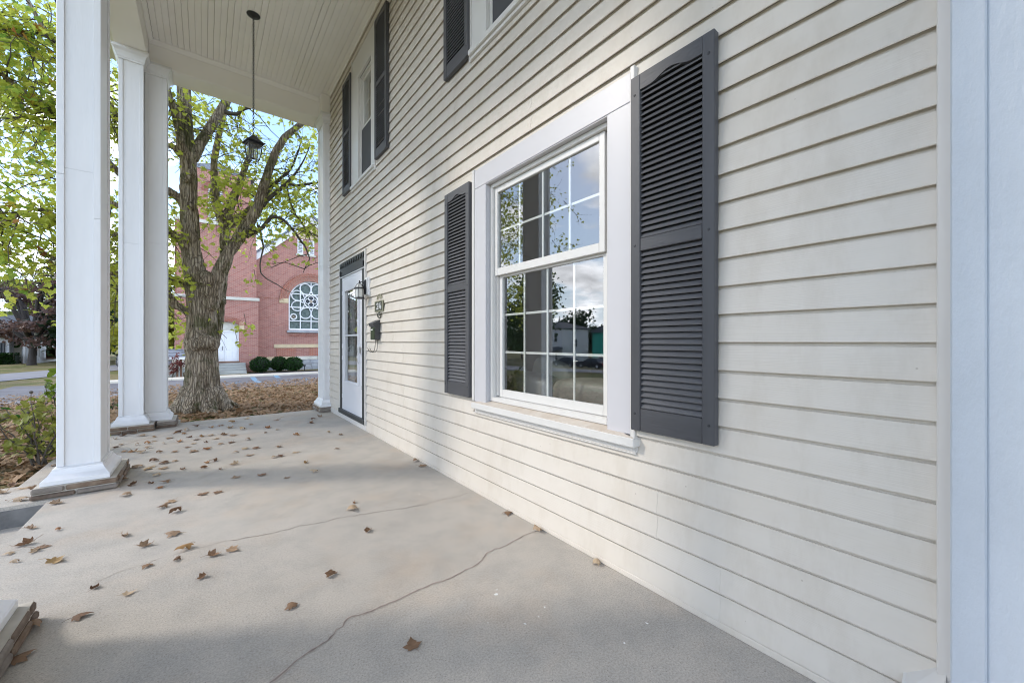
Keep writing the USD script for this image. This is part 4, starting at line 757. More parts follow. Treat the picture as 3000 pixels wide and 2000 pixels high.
mv = np.array(tm.vertices) - V0; ml_ = np.linalg.norm(mv, axis=1); tm.vertices = V0 + np.where((ml_ < .06)[:, None] & np.isfinite(mv), mv, 0)
V = np.array(tm.vertices); N = np.array(tm.vertex_normals)
near = np.clip((6.5 - V[:, 2]) / 3.0, .25, 1)
rr = meshkit.fbm(V * [11, 11, 1.5] + meshkit.noise(V * 4)[:, None] * 1.1, 3, 7)
ridge = np.abs(rr - .5) * 2
V += N * ((.040 * np.minimum(ridge * 1.9, .55) - .018) * near + .05 * (meshkit.fbm(V * 2.2, 3, 5) - .5) * near)[:, None]
put('trunk', (V, np.array(tm.faces)), 'maple_bark', maple, smooth=True)
def limb_tube(ch, n=7):
    P = np.array([p for p, r in ch]); r = np.array([q for p, q in ch]); t = np.arange(len(P)); tt = np.linspace(0, len(P) - 1, (len(P) - 1) * 4 + 1)
    from scipy.interpolate import PchipInterpolator
    P = PchipInterpolator(t, P)(tt); r = np.interp(tt, t, r); P = P + (meshkit.noise(P * 5)[:, None] - .5) * .02
    return tube(P, r, n)
for c in (limbA, up_r2, br1, br2, br3, br4, br5, br6): put('limb', limb_tube(c), 'trunk_bark_thin', maple, smooth=True)
# twigs and leaf clusters through the crown
r = np.random.default_rng(77)
src = []
for ch, k in ((limbE, 30), (limbA, 34), (limbC, 40), (limbF, 26), (limbD, 44), (limbG, 26), (up_l, 18), (ml, 16), (mc, 16), (mr, 9), (up_r, 20), (rlimb, 8), (br1, 10), (br2, 8), (br3, 9), (br4, 7), (br6, 9), (up_r2, 6), (main, 10)):
    P = np.array([p for p, q in ch])
    for _ in range(k):
        t = r.uniform(.25 if ch is not main else .72, 1) * (len(P) - 1); i = min(int(t), len(P) - 2); src.append(P[i] + (P[i + 1] - P[i]) * (t - i))
# free crown volume: upper and rear crown that the beam mostly hides, and the left side that hangs towards the street
for _ in range(260):
    src.append(np.array([r.uniform(-8.5, 2.0), r.uniform(9.6, 14.5), r.uniform(6.6, 10.5)]))
for _ in range(210):
    src.append(np.array([r.uniform(-8.0, -3.7), r.uniform(9.4, 13.5), r.uniform(2.6, 6.5)]))
for _ in range(26):
    src.append(np.array([r.uniform(-1.8, 1.5), r.uniform(10.5, 14), r.uniform(4.6, 6.5)]))
twigs = []; LP = []; LS = []
for s0 in src:
    d = r.normal(0, 1, 3); d[1] *= .8; d[2] = d[2] * .5 - .25; d /= np.linalg.norm(d); L = r.uniform(.35, 1.15); m = np.linspace(0, 1, 5)[:, None]
    pts = s0 + d * L * m + np.array([0, 0, -.22]) * L * m ** 2 + r.normal(0, .03, (5, 3)) * m
    twigs.append(tube(pts, np.linspace(.011, .004, 5), 4, cap=False))
    q = pts[-1]; left = s0[0] < -2.6
    for _ in range(r.integers(1, 4)):
        e = q + r.normal(0, .18, 3); twigs.append(tube([pts[3], (pts[3] + e) / 2 + r.normal(0, .03, 3), e], [.005, .004, .002], 3, cap=False))
    nl = r.integers(15, 34) if left else r.integers(10, 22)
    c = pts[r.integers(1, 5, nl)] + r.normal(0, .17, (nl, 3)) * [1, 1, .75]; LP.append(c); LS.append(r.uniform(.07, .128, nl))
# small hanging sprays measured against the church wall
for px, py, dy, n in ((716, 960, -.3, 16), (690, 1012, -.2, 10), (640, 590, -.6, 40), (668, 700, -.55, 16), (705, 690, -.5, 12), (700, 560, -.3, 45), (655, 540, -.3, 45), (620, 610, -.2, 30), (508, 1010, .6, 40), (500, 930, .6, 40), (512, 970, .8, 36), (505, 780, .4, 30), (500, 640, .3, 26), (745, 830, -.5, 9), (826, 725, -.6, 12), (845, 708, -.6, 12), (790, 708, -.6, 12), (800, 740, -.6, 5), (775, 480, -.2, 18), (905, 590, -.4, 22), (880, 600, -.4, 22), (915, 640, -.4, 14), (870, 430, -.3, 20), (905, 440, -.3, 20), (840, 470, -.3, 16), (905, 500, -.3, 18), (700, 430, .2, 26), (730, 400, .2, 26), (650, 460, .3, 26), (600, 330, .3, 20), (630, 380, .3, 14), (820, 560, -.3, 14), (850, 600, -.4, 16), (110, 640, -.6, 30), (60, 700, -.6, 40), (20, 760, -.6, 40), (90, 800, -.5, 40), (30, 850, -.5, 34), (140, 830, -.5, 26), (70, 870, -.4, 20), (150, 720, -.5, 16), (335, 720, -.2, 20), (335, 600, -.2, 20), (336, 880, .2, 20), (335, 390, -.2, 16)):
    c = T(px, py, dy); LP.append(c + r.normal(0, .13, (n, 3)) * [1.1, 1.3, .8]); LS.append(r.uniform(.07, .12, n))
    twigs.append(tube([c + [0, .1, .3], c + [0.03, .05, .12], c], [.006, .004, .002], 4, cap=False))
LP = np.vstack(LP); LS = np.concatenate(LS)
keep = (LP[:, 2] > .75) & (LP[:, 1] > 8.85); LP, LS = LP[keep], LS[keep]
# thin the crown so that sky shows through in patches
g = meshkit.fbm(LP * .9 + 3.1, 2, 9); keep = (g > .40) | (r.random(len(LP)) < .35); LP, LS = LP[keep], LS[keep]
LR = rand_rot(len(LP), r)
put('twigs', cat(*twigs), 'trunk_bark_thin', maple, kind='stuff')
crown = thing('crown', parent=maple)
temps = [maple_template(.25, .12), maple_template(-.1, .3), maple_template(.5, -.1)]
pick = r.integers(0, 3, len(LP))
d = LP - [CAMX, 0, CAMH]; wdep = d[:, 0] * _s + d[:, 1] * _c; uu = 1500 + FPX * (d[:, 0] * _c - d[:, 1] * _s) / wdep; vv = 1000 - FPX * d[:, 2] / wdep
seen = ((uu > 4) & (uu < 160) & (vv > 4)) | ((uu > 490) & (uu < 925) & (vv > 300)) | ((uu > 328) & (uu < 344) & (vv > 160))
size = np.where(seen, LS / wdep, 0); big = set(np.argsort(-size)[:300].tolist())
for i in sorted(big):
    tv, tf = temps[pick[i]]; put('leaf', scatter(tv, tf, LP[i:i + 1], LR[i:i + 1], LS[i:i + 1]), 'maple_leaf', crown)
rest = np.array([i not in big for i in range(len(LP))])
put('foliage', cat(*[scatter(*temps[k], LP[rest & (pick == k)], LR[rest & (pick == k)], LS[rest & (pick == k)]) for k in range(3)]), 'maple_leaf', crown, kind='stuff')

# ================================================================ fallen leaves
def curled(seed):
    """a dry maple leaf: subdivided, rolled and crumpled, with its stalk"""
    q = np.random.default_rng(seed); tv, tf = maple_template(0, 0)
    m = trimesh.Trimesh(tv, tf, process=False).subdivide(); v = np.array(m.vertices); v[:, 1] -= .4
    a = q.uniform(0, 3.14); c, s = math.cos(a), math.sin(a); x, y = v[:, 0] * c + v[:, 1] * s, -v[:, 0] * s + v[:, 1] * c
    k = q.choice([.5, 1.2, 2.4, 3.6, 5.2]) * q.uniform(.8, 1.2); ang = np.clip(x * k, -2.6, 2.6); x2, z = np.sin(ang) / k, (1 - np.cos(ang)) / k
    z = z + q.uniform(.1, .9) * y ** 2 * (1 if q.random() < .6 else -.4) + .05 * (meshkit.noise(np.stack([x * 7, y * 7, 0 * x + seed], -1)) - .5)
    v = np.stack([x2 * c - y * s, x2 * s + y * c, z], 1)
    if q.random() < .35: v[:, 2] *= -1
    v[:, 2] -= np.percentile(v[:, 2], 4); v[:, 2] = np.maximum(v[:, 2], 0) + .015
    b = v[np.argmin(np.linalg.norm(np.array(m.vertices) - [0, .02, 0], axis=1))]; e = b + np.array([q.uniform(-.35, .35), q.uniform(-.6, -.3), 0]); e[2] = q.uniform(.02, .28)
    st = tube([b, (b + e) / 2 + [0, 0, q.uniform(-.02, .08)], e], [.014, .010, .012], 4)
    return cat((v, np.array(m.faces)), st)
proto = [curled(100 + i) for i in range(28)]
spots = []
def zs(o, s, pts): return [(o[0] + a / s, o[1] + b / s) for a, b in pts]
spots += zs((0, 1330), 2.34, [(390, 340), (215, 512), (395, 522), (160, 624), (290, 640), (230, 672), (55, 687), (105, 742), (385, 737), (855, 562), (1180, 552), (998, 630), (1262, 655), (1208, 730), (1465, 695), (1597, 660), (1003, 772), (655, 915), (885, 958), (1380, 850), (1995, 1045), (560, 1115), (2265, 835), (150, 1400), (1395, 274), (1490, 266), (1165, 330), (1110, 370), (1195, 402), (858, 288), (1035, 203), (1130, 196), (1100, 230), (910, 212), (1070, 151), (945, 88), (1040, 88), (1015, 104), (1125, 97), (1255, 105), (1395, 96), (1510, 105), (1600, 72), (1420, 62), (1465, 50), (1615, 160), (1800, 142), (1970, 163), (2150, 123), (2095, 61), (858, 180), (1200, 48), (1130, 61), (1050, 50), (230, 1192), (1875, 25), (1920, 16), (1715, 8)])
spots += zs((900, 1330), 2.34, [(320, 333), (310, 384), (415, 530), (720, 1305), (1392, 404), (1612, 518), (2018, 742), (760, 45), (832, 73)])
spots += zs((0, 660), 2.34, [(1450, 1387), (1525, 1374), (1575, 1390), (1720, 1367), (1840, 1390), (1690, 1327), (1935, 1312), (1890, 1336), (2150, 1331), (2140, 1356), (2190, 1311), (1280, 1407), (1200, 1424), (1230, 1419), (1300, 1452), (1390, 1447), (1480, 1464), (1060, 1452), (980, 1442), (910, 1428), (840, 1444), (790, 1467), (1290, 1522), (1325, 1497), (1585, 1490), (1410, 1489), (1600, 1440), (1540, 1437), (1230, 1483), (1160, 1460), (940, 1507), (1010, 1497), (830, 1505), (790, 1523), (1020, 1527), (1090, 1558), (1200, 1552), (1325, 1552), (1420, 1535), (1615, 1556), (1680, 1532), (1757, 1527), (1910, 1520), (2030, 1439), (2025, 1556), (2310, 1532), (2338, 1437), (850, 1552), (910, 1552), (1340, 1380), (1590, 1352), (1660, 1398), (1450, 1440), (1510, 1500), (1700, 1470), (1820, 1425), (960, 1560), (1120, 1500), (1060, 1480), (1350, 1470), (1500, 1380), (1260, 1432), (2250, 1420), (1900, 1400)])
rl = np.random.default_rng(31)
zones = [(lambda p: p[1] < 2.6, 'dry curled maple leaf lying in the shadow at the very front of the porch', 'dry leaves at the front edge of the porch floor'),
         (lambda p: p[0] < -2.3 and p[1] < 4.9, 'dry brown leaf near the open step edge between the two nearest columns', 'dry leaves by the step edge'),
         (lambda p: p[0] > -.35, 'dry brown leaf lodged against the foot of the siding wall', 'dry leaves along the wall foot'),
         (lambda p: p[1] < 4.9, 'single dry maple leaf on the open concrete in front of the nearest column', 'scattered dry leaves on the front concrete'),
         (lambda p: p[1] < 5.75 and p[0] < -1.9, 'dry maple leaf beside the stone plinth of the nearest column', 'dry leaves beside the nearest plinth'),
         (lambda p: p[1] < 5.9 and p[0] > -1.1, 'dry maple leaf alone on the bare slab in front of the mailbox wall', 'dry leaves on the slab by the mailbox wall'),
         (lambda p: p[1] < 6.0, 'dry maple leaf just beyond the soft shadow of the nearest column', 'dry leaves beyond the column shadow'),
         (lambda p: p[1] < 6.8 and p[0] < -1.6, 'dry maple leaf in the drift between the nearest and the corner columns', 'dry leaves drifted between the columns'),
         (lambda p: p[1] < 6.9, 'dry maple leaf on the slab abreast of the mailbox, toward the open side', 'dry leaves abreast of the mailbox'),
         (lambda p: p[0] > -.9, 'dry maple leaf on the slab in front of the storm door', 'dry leaves in front of the storm door'),
         (lambda p: p[0] < -1.75, 'dry maple leaf close to the stone plinth of the corner columns', 'dry leaves by the corner plinth'),
         (lambda p: True, 'dry maple leaf at the far slab edge in front of the maple tree', 'dry leaves at the far slab edge')]
own = {0: 'pale folded leaf on the slab just in front of the nearest column plinth', 1: 'tiny dark leaf scrap on the slab right at the open step edge', 2: 'leaf with a long stalk alone near the step edge below the nearest column', 3: 'reddish leaf at the left end of the cluster by the step edge', 4: 'large pale leaf on top of the cluster by the step edge', 6: 'leaf touching the left border of the picture', 7: 'dark leaf lowest in the cluster by the left picture border', 8: 'small pale scrap right of the cluster by the step edge',
       9: 'upright star-shaped leaf left of the pair in the middle of the left floor', 10: 'rounded brown leaf with stalk right of the upright star-shaped leaf', 11: 'reddish leaf standing between the upright star and the pale flat leaf', 12: 'pale flat leaf above the small one on the left floor', 13: 'small leaf between the two pale flat leaves on the left floor', 14: 'dark leaf left of the last leaf of the row on the left floor', 15: 'last leaf at the right end of the row on the left floor', 16: 'pale lobed leaf lying flat midway down the left floor', 17: 'rolled leaf with a stalk sticking up, left of the arched one', 18: 'arched leaf with a long stalk beside the rolled one', 19: 'forked leaf alone left of the crack in the mid foreground', 20: 'pale star leaf with stalk just above the front shadow', 21: 'long dark rolled leaf just above the shadow near the bottom left plinth', 22: 'small upright leaf left of the long crack', 23: 'leaf in the shadow beside the bottom left plinth'}
n1 = 58
own.update({n1 + 0: 'lone leaf lying just above its twin on the open floor left of the wall', n1 + 1: 'ragged leaf just below its twin on the open floor', n1 + 2: 'small grey leaf alone between the two cracks', n1 + 3: 'leaf lying alone in the front shadow right of the long crack', n1 + 4: 'leaf against the siding foot below the left shutter', n1 + 5: 'leaf against the siding foot where the long crack ends', n1 + 6: 'reddish leaf against the siding foot below the big window sill', n1 + 7: 'pair-like leaf at the siding foot nearest the door', n1 + 8: 'small leaf scrap at the siding foot next to the leaf nearest the door'})
for i, (px, py) in enumerate(spots):
    p = on_z(px, py, .0)
    if p[0] > -.06: p[0] = -.06
    if p[1] > YF - .05: continue
    lab, grp = next((l, g) for t, l, g in zones if t(p))
    size = rl.uniform(.05, .10) * (1.12 if p[1] > 5.2 else 1.0); v, f = proto[rl.integers(0, 28)]
    v = (v * size) @ rotz(rl.uniform(0, 6.28)).T + [p[0], p[1], .0025]
    put('fallen_leaf', (v, f), 'porch_leaf', smooth=50, label=own.get(i, lab), cat='leaf', group=None if i in own else grp)
for px, py in zs((0, 1330), 2.34, [(160, 248), (85, 218), (50, 335), (150, 330), (120, 205), (275, 185), (370, 90), (15, 268), (235, 245)]):
    p = on_z(px, py, -.014); v, f = proto[rl.integers(0, 28)]; v = (v * rl.uniform(.08, .12)) @ rotz(rl.uniform(0, 6.28)).T + p + [0, 0, .003]
    put('fallen_leaf', (v, f), 'porch_leaf', smooth=50, label='dry brown leaf on the concrete ledge left of the nearest column', cat='leaf', group='dry leaves on the concrete ledge')
# the litter on the lawn: nobody could count it
def litter(n, xf, yf, seed, dens=None):
    q = np.random.default_rng(seed); x, y = q.uniform(*xf, n), q.uniform(*yf, n)
    k = ~((x > -3.25) & (x < .5) & (y < YF + .02)) & ~((x > -4.7) & (x < -3.1) & (y < 5.64))
    if dens is not None: k &= q.random(n) < dens(x, y)
    x, y = x[k], y[k]; z = ground_z(x, y) + .012 + q.uniform(0, .035, len(x)); nz = q.normal(0, .33, (len(x), 3)); nz[:, 2] = 1; nz /= np.linalg.norm(nz, axis=1, keepdims=True)
    a = q.normal(0, 1, (len(x), 3)); yv = a - (a * nz).sum(1, keepdims=True) * nz; yv /= np.linalg.norm(yv, axis=1, keepdims=True)
    return np.stack([x, y, z], 1), np.stack([np.cross(yv, nz), yv, nz], 2), q
tv, tf = maple_template(.5, .35); st_v = np.array([[0, .4, .05], [-.1, 0, 0], [.35, .05, .08], [.5, .4, .16], [.2, .5, .04], [0, 1, .1], [-.22, .5, .04], [-.5, .4, .16], [-.35, .05, .08]]); st_f = np.array([[0, i, i % 8 + 1] for i in range(1, 9)])
ls = []
P, R, q = litter(11000, (-5.0, 3.5), (8.3, 14.5), 1, lambda x, y: np.clip(1.25 - (y - 9) / 9, .15, 1)); ls.append(scatter(st_v, st_f, P, R, q.uniform(.06, .13, len(P))))
P, R, q = litter(12000, (-8, 8), (14, 23), 2, lambda x, y: np.clip(1.0 - (y - 15) / 9, .03, 1)); ls.append(scatter(st_v, st_f, P, R, q.uniform(.06, .13, len(P))))
P, R, q = litter(5200, (-7.5, -3.1), (4.6, 9.5), 3, lambda x, y: np.clip(1.1 - (-3.2 - x) / 7, .2, 1)); ls.append(scatter(st_v, st_f, P, R, q.uniform(.06, .13, len(P))))
P, R, q = litter(2600, (-11, -5), (9, 17), 4, lambda x, y: .55 + 0 * x); ls.append(scatter(st_v, st_f, P, R, q.uniform(.06, .12, len(P))))
put('leaf_litter', cat(*ls), 'dry_leaf', label='brown fallen maple leaves covering the lawn and the lot beyond the porch', cat='leaf litter', kind='stuff')

# ================================================================ rose bush and small plants by the porch
rose_t = (np.array([[0, .5, .02], [0, 0, 0], [.26, .18, .05], [.33, .5, .08], [.2, .82, .03], [0, 1, -.04], [-.2, .82, .03], [-.33, .5, .08], [-.26, .18, .05]]), np.array([[0, i, i % 8 + 1] for i in range(1, 9)]))
def shrub(name, label, base, stems, leafmat, nleaf, size, seed, up=1.0, hips=0):
    q = np.random.default_rng(seed); t = thing(name, label, 'shrub', loc=base); st = []; P = []
    for k in range(stems[0]):
        a = q.uniform(0, 6.28); L = q.uniform(.6, 1) * stems[1]; lean = q.uniform(.1, .75) * stems[2]; m = np.linspace(0, 1, 7)[:, None]
        d = np.array([math.cos(a) * lean, math.sin(a) * lean, 0]); pts = d * (m ** 1.3) * L + np.array([0, 0, 1]) * L * (m - .18 * lean * m ** 2) + q.normal(0, .018, (7, 3)) * m + [q.normal(0, .05), q.normal(0, .05), 0]
        st.append(tube(pts, np.linspace(.011, .004, 7), 5)); 
        for _ in range(5):
            i = q.integers(2, 7); e = pts[i] + q.normal(0, .16, 3) * [1, 1, .6] + [0, 0, .06]; st.append(tube([pts[i], (pts[i] + e) / 2 + q.normal(0, .015, 3), e], [.005, .004, .0025], 4)); P += [pts[i] + (e - pts[i]) * q.uniform(.3, 1.1) + q.normal(0, .035, 3) for _ in range(nleaf // (stems[0] * 5) + 1)]
        if k < hips:
            st.append(tube([pts[-1], pts[-1] + [0, .01, .12]], [.003, .002], 4)); st.append(xform((trimesh.creation.icosphere(1, .016).vertices, trimesh.creation.icosphere(1).faces), None, pts[-1] + [0, .01, .12]))
    put('stems', cat(*st), 'trunk_bark_thin', t, kind='stuff'); P = np.array(P)
    put('foliage', scatter(*rose_t, P, rand_rot(len(P), q, up), q.uniform(.7, 1.2, len(P)) * size), leafmat, t, kind='stuff')
def gpt(x, y, dz=0): return (x, y, float(ground_z(x, y)) + dz)
g0 = on_ground(118, 1372)
shrub('rose_bush', 'leggy rose bush with green and rusty leaves just left of the nearest column', gpt(g0[0], g0[1]), (11, .82, 1.1), 'rose_leaf', 400, .075, 3, hips=6)
shrub('rose_bush', 'second rose bush at the left edge of the picture beside the first', gpt(g0[0] - .95, g0[1] + .35), (10, .8, 1.1), 'rose_leaf', 400, .075, 4, hips=4)
shrub('garden_shrub', 'tall thin shrub with pale green leaves partly behind the nearest column', gpt(on_ground(185, 1290)[0] + .05, on_ground(185, 1290)[1]), (6, .88, .6), 'yellow_green_leaf', 150, .11, 5)
shrub('seedling', 'small green seedling in the leaves between the nearest and the corner column', gpt(*on_ground(334, 1205)[:2]), (3, .22, .6), 'green_leaf', 24, .07, 6)

# ================================================================ the church
CY, TY = 33.0, 32.4
church = thing('church', 'red brick church with a big round-arched tracery window and a white double door', 'church')
wx0, wx1, wz0, wzs = 2.985, 6.04, 2.168, 4.36; wc, wr = (wx0 + wx1) / 2, (wx1 - wx0) / 2
arch = [(wx0, wz0), (wx1, wz0)] + [(wc + wr * math.cos(a), wzs + wr * math.sin(a)) for a in np.linspace(0, math.pi, 33)]
gab = Polygon([(.6, -.9), (14, -.9), (14, 4.5), (8.3, 7.0), (wc, 10.36), (.6, 6.8)])
lou = [(3.563, 3.943), (4.329, 4.702), (5.09, 5.46)]
fac = gab.difference(Polygon(arch))
for a, b in lou: fac = fac.difference(sbox(a, 7.9, b, 9.0))
put('wall', extr(fac, CY, CY + .5, lambda a, b, t: (a, t, b)), 'brick', church)
put('nave_wall', box(.7, 14, CY + .6, CY + 24, -.9, 6.5), 'brick', church)
put('gable_stone', extr(Polygon([(3.39, 9.06), (5.64, 9.06), (5.64, 9.25), (wc, 10.3), (3.39, 9.25)]), CY - .03, CY - .002, lambda a, b, t: (a, t, b)), 'tan_stone', church)
for sgn in (-1, 1):
    p = [(wc, 10.36), (wc, 10.82), (wc + sgn * 4.2, 6.92), (wc + sgn * 4.2, 6.46)]
    put('rake_board', extr(Polygon(p), CY - .16, CY - .035, lambda a, b, t: (a, t, b)), 'church_white', church)
    p = [(wc, 10.83), (wc, 11.0), (wc + sgn * 4.4, 6.95), (wc + sgn * 4.4, 6.75)]
    put('roof', extr(Polygon(p), CY - .3, CY + 24, lambda a, b, t: (a, t, b)), 'shingle', church)
for a, b in lou:
    L = thing('louver_window', parent=church)
    put('frame', cat(box(a, a + .05, CY - .01, CY + .1, 7.9, 9.0), box(b - .05, b, CY - .01, CY + .1, 7.9, 9.0), box(a + .05, b - .05, CY - .01, CY + .1, 8.95, 9.0), box(a + .05, b - .05, CY - .01, CY + .1, 7.9, 7.95)), 'church_white', L)
    for k in range(9): put('slat', hull([(x, CY + y, 7.96 + k * .11 + z) for x in (a + .05, b - .05) for y, z in ((.0, 0), (.01, .0), (.08, .10), (.09, .10))]), 'church_white', L)
    put('sill', bbox(a - .12, b + .12, CY - .08, CY - .003, 7.76, 7.895, .01), 'limestone', L)
# arch of three rings of bricks
for ring in range(3):
    r0 = wr + .02 + ring * .17; n = int(math.pi * r0 / .085)
    pieces = []
    for k in range(n):
        a0, a1 = math.pi * (k + .06) / n, math.pi * (k + .94) / n; pr = .03 + .02 * ring
        pieces.append(hull([(wc + rr_ * math.cos(a), y, wzs + rr_ * math.sin(a)) for rr_ in (r0, r0 + .155) for a in (a0, a1) for y in (CY - pr, CY - .002)]))
    put('arch_bricks', cat(*pieces), 'brick_orange', church, kind='stuff')
put('arch_mortar', extr(Polygon([(wc + (wr + .54) * math.cos(a), wzs + (wr + .54) * math.sin(a)) for a in np.linspace(0, math.pi, 40)] + [(wc + (wr + .01) * math.cos(a), wzs + (wr + .01) * math.sin(a)) for a in np.linspace(math.pi, 0, 40)]), CY - .022, CY - .0015, lambda a, b, t: (a, t, b)), 'mortar', church)
put('label_mould', cat(*[tube([(wc + (wr + .56) * math.cos(a), CY - .05, wzs + (wr + .56) * math.sin(a)) for a in np.linspace(0, math.pi, 33)], .05, 6)]), 'brick_orange', church)
for sx in (2.37, 6.05):
    b = thing('impost_block', parent=church); put('block', bbox(sx, sx + .605, CY - .06, CY - .003, 4.14, 4.49, .012), 'tan_stone', b)
    put('boss', ring_tube((sx + .2, CY - .065, 4.34), .11, .02, 18, 6), 'tan_stone', b)
# tracery window
W = thing('window', parent=church); yg, yf = CY + .22, CY + .10
put('frame', cat(box(wx0, wx0 + .09, yf, yf + .14, wz0, wzs), box(wx1 - .09, wx1, yf, yf + .14, wz0, wzs), ring_tube((wc, yf + .06, wzs), wr - .045, .055, 40, 8, 0, math.pi)), 'church_white', W)
put('bottom_rail', box(wx0 + .09, wx1 - .09, yf, yf + .14, wz0, wz0 + .12), 'church_white', W)
put('pane', extr(Polygon(arch), yg, yg + .02, lambda a, b, t: (a, t, b)), 'stained_glass', W)
h1, h2, h3 = 2.86, 3.88, 4.89
for z in (h1, h2, h3):
    half = wr - .06 if z < wzs else math.sqrt(max(.01, (wr - .06) ** 2 - (z - wzs) ** 2)); put('rail', box(wc - half, wc + half, yf + .02, yf + .12, z - .035, z + .035), 'church_white', W)
for x in (3.776, 2 * wc - 3.776):
    put('mullion', box(x - .032, x + .032, yf + .01, yf + .11, wz0 + .12, wzs + math.sqrt((wr - .06) ** 2 - (x - wc) ** 2)), 'church_white', W)
for z0_, z1_ in ((wz0 + .12, 3.42), (5.0, wzs + wr - .05)): put('mullion', box(wc - .03, wc + .03, yf + .012, yf + .112, z0_, z1_), 'church_white', W)
ox, oz = wc, 4.375
put('ring', ring_tube((ox, yf + .05, oz), .50, .05, 32, 8), 'church_white', W)
for k in range(4):
    a = k * math.pi / 2; put('foil', ring_tube((ox + .22 * math.cos(a), yf + .045, oz + .22 * math.sin(a)), .185, .028, 20, 6), 'church_white', W); put('foil_pane', lathe([(0, -.01), (.17, -.01), (.17, .01), (0, .01)], (0, 0, 0), 16) if False else xform(lathe([(0, -.01), (.17, -.01), (.17, .01), (0, .01)], (0, 0, 0), 16), rotx(math.pi / 2), (ox + .22 * math.cos(a), yf + .10, oz + .22 * math.sin(a))), 'stained_glass_dark', W)
put('rosette', xform(lathe([(0, .05), (.06, .045), (.10, .02), (.10, 0), (0, 0)], (0, 0, 0), 12), rotx(math.pi / 2), (ox, yf + .03, oz)), 'rosette', W)
for k in range(8):
    a = math.pi / 8 + k * math.pi / 4; cx, cz = ox + 1.0 * math.cos(a), oz + 1.0 * math.sin(a); nrm = np.array([math.cos(a), math.sin(a)]); tg = np.array([-nrm[1], nrm[0]])
    q_ = [np.array([ox, oz]) + nrm * rr_ + tg * tt for rr_, tt in [(.56, .10), (.75, .30), (.95, .37)]] + [np.array([cx, cz]) + nrm * .37 * math.cos(b) + tg * .37 * math.sin(b) + nrm * .03 for b in np.linspace(math.pi / 2, -math.pi / 2, 11)] + [np.array([ox, oz]) + nrm * rr_ + tg * tt for rr_, tt in [(.95, -.37), (.75, -.30), (.56, -.10)]]
    put('petal', tube([(x, yf + .05, z) for x, z in q_ if z > wz0 + .15], .045, 6), 'church_white', W)
for sx in (wx0 + .34, wx1 - .34):
    put('ring', ring_tube((sx, yf + .05, 3.17), .20, .045, 24, 8), 'church_white', W)
    put('star', cat(*[tube([(sx, yf + .08, 3.17), (sx + .16 * math.cos(a), yf + .08, 3.17 + .16 * math.sin(a))], .018, 4) for a in np.arange(6) * math.pi / 3]), 'rosette', W)
put('sill', bbox(wx0 - .12, wx1 + .12, CY - .14, CY - .004, 1.97, 2.14, .015), 'grey_stone', W)
# bands, panels, foundation
for a, b in ((2.04, 7.0),): put('stone_band', bbox(a, b, CY - .05, CY - .003, .845, 1.105, .01), 'tan_stone', church)
for a, b in ((2.2, 3.45), (4.35, 5.6)): put('brick_panel', box(a, b, CY - .025, CY - .002, .24, .84), 'brick_orange', church)
put('brick_ledge', cat(*[box(3.0 + k * .16, 3.1 + k * .16, CY - .045, CY - .002, 1.70, 1.80) for k in range(20)]), 'brick_orange', church, kind='stuff')
put('brick_ledge', cat(*[box(1.12 + k * .1, 1.17 + k * .1, CY - .03, CY - .002, 4.42, 4.50) for k in range(12)]), 'brick_orange', church, kind='stuff')
rb = np.random.default_rng(8); x = 1.0
while x < 7: L = rb.uniform(1.0, 1.6); put('water_table', bbox(x + .006, x + L - .006, CY - .12, CY - .003, -.06, .20, .02), 'limestone' if rb.random() < .6 else 'tan_stone', church); x += L
for c_ in range(3):
    x = .3
    while x < 7:
        L = rb.uniform(.55, 1.0); z0_ = -.93 + c_ * .29; m = trimesh.creation.box((L - .02, .2, .275)).subdivide().subdivide(); vv = np.array(m.vertices); vv[:, 1] -= .06 * (meshkit.noise(vv * 7 + x + c_) - .2) * (vv[:, 1] < -.05); vv += [x + L / 2, CY - .02, z0_ + .1375]
        put('stone', (vv, m.faces), 'grey_stone', church, smooth=35); x += L
# tower with the door
dxl, dxr = -1.62, -.07
tw = Polygon([(-3.4, -.9), (1.04, -.9), (1.04, 4.2), (.93, 4.34), (.93, 9.0), (-3.3, 9.0), (-3.3, 4.34), (-3.4, 4.2)])
dc = (dxl + dxr) / 2; da = [(dxl, -.05), (dxr, -.05), (dxr, 2.35)] + [(dc + (dxr - dc) * math.cos(a), 2.35 + .28 * math.sin(a)) for a in np.linspace(0, math.pi, 15)] + [(dxl, 2.35)]
tower = thing('tower', parent=church)
put('tower_wall', extr(tw.difference(Polygon(da)), TY, TY + .5, lambda a, b, t: (a, t, b)), 'brick', tower)
put('tower_side', cat(box(.5, 1.035, TY + .5, TY + 4.3, -.9, 4.25), box(.5, .925, TY + .5, TY + 4.3, 4.25, 9.0), box(-3.4, -3.0, TY + .5, TY + 4.3, -.9, 9), box(-3.0, .5, TY + 3.8, TY + 4.3, -.9, 9)), 'brick', tower)
put('belt_course', hull([(x, y, z) for x in (-3.46, 1.10) for y, z in ((TY - .07, 4.12), (TY - .07, 4.24), (TY - .002, 4.33), (TY - .002, 4.12))]), 'limestone', tower)
put('cornice', bbox(-3.42, 1.06, TY - .1, TY + 4.4, 9.0, 9.22, .02), 'limestone', tower)
bel = Polygon([(-3.0, 9.22), (.74, 9.22), (.58, 12.6), (-2.84, 12.6)])
for a, b in ((-1.75, -.95),): bel = bel.difference(sbox(a, 9.3, b, 11.2)).difference(Polygon([((a + b) / 2 + .4 * math.cos(t), 11.2 + .4 * math.sin(t)) for t in np.linspace(0, math.pi, 12)]))
put('belfry_wall', extr(bel, TY + .15, TY + .6, lambda a, b, t: (a, t, b)), 'brick', tower)
put('belfry_back', box(-2.8, .55, TY + .6, TY + 3.9, 9.22, 12.5), 'brick', tower)
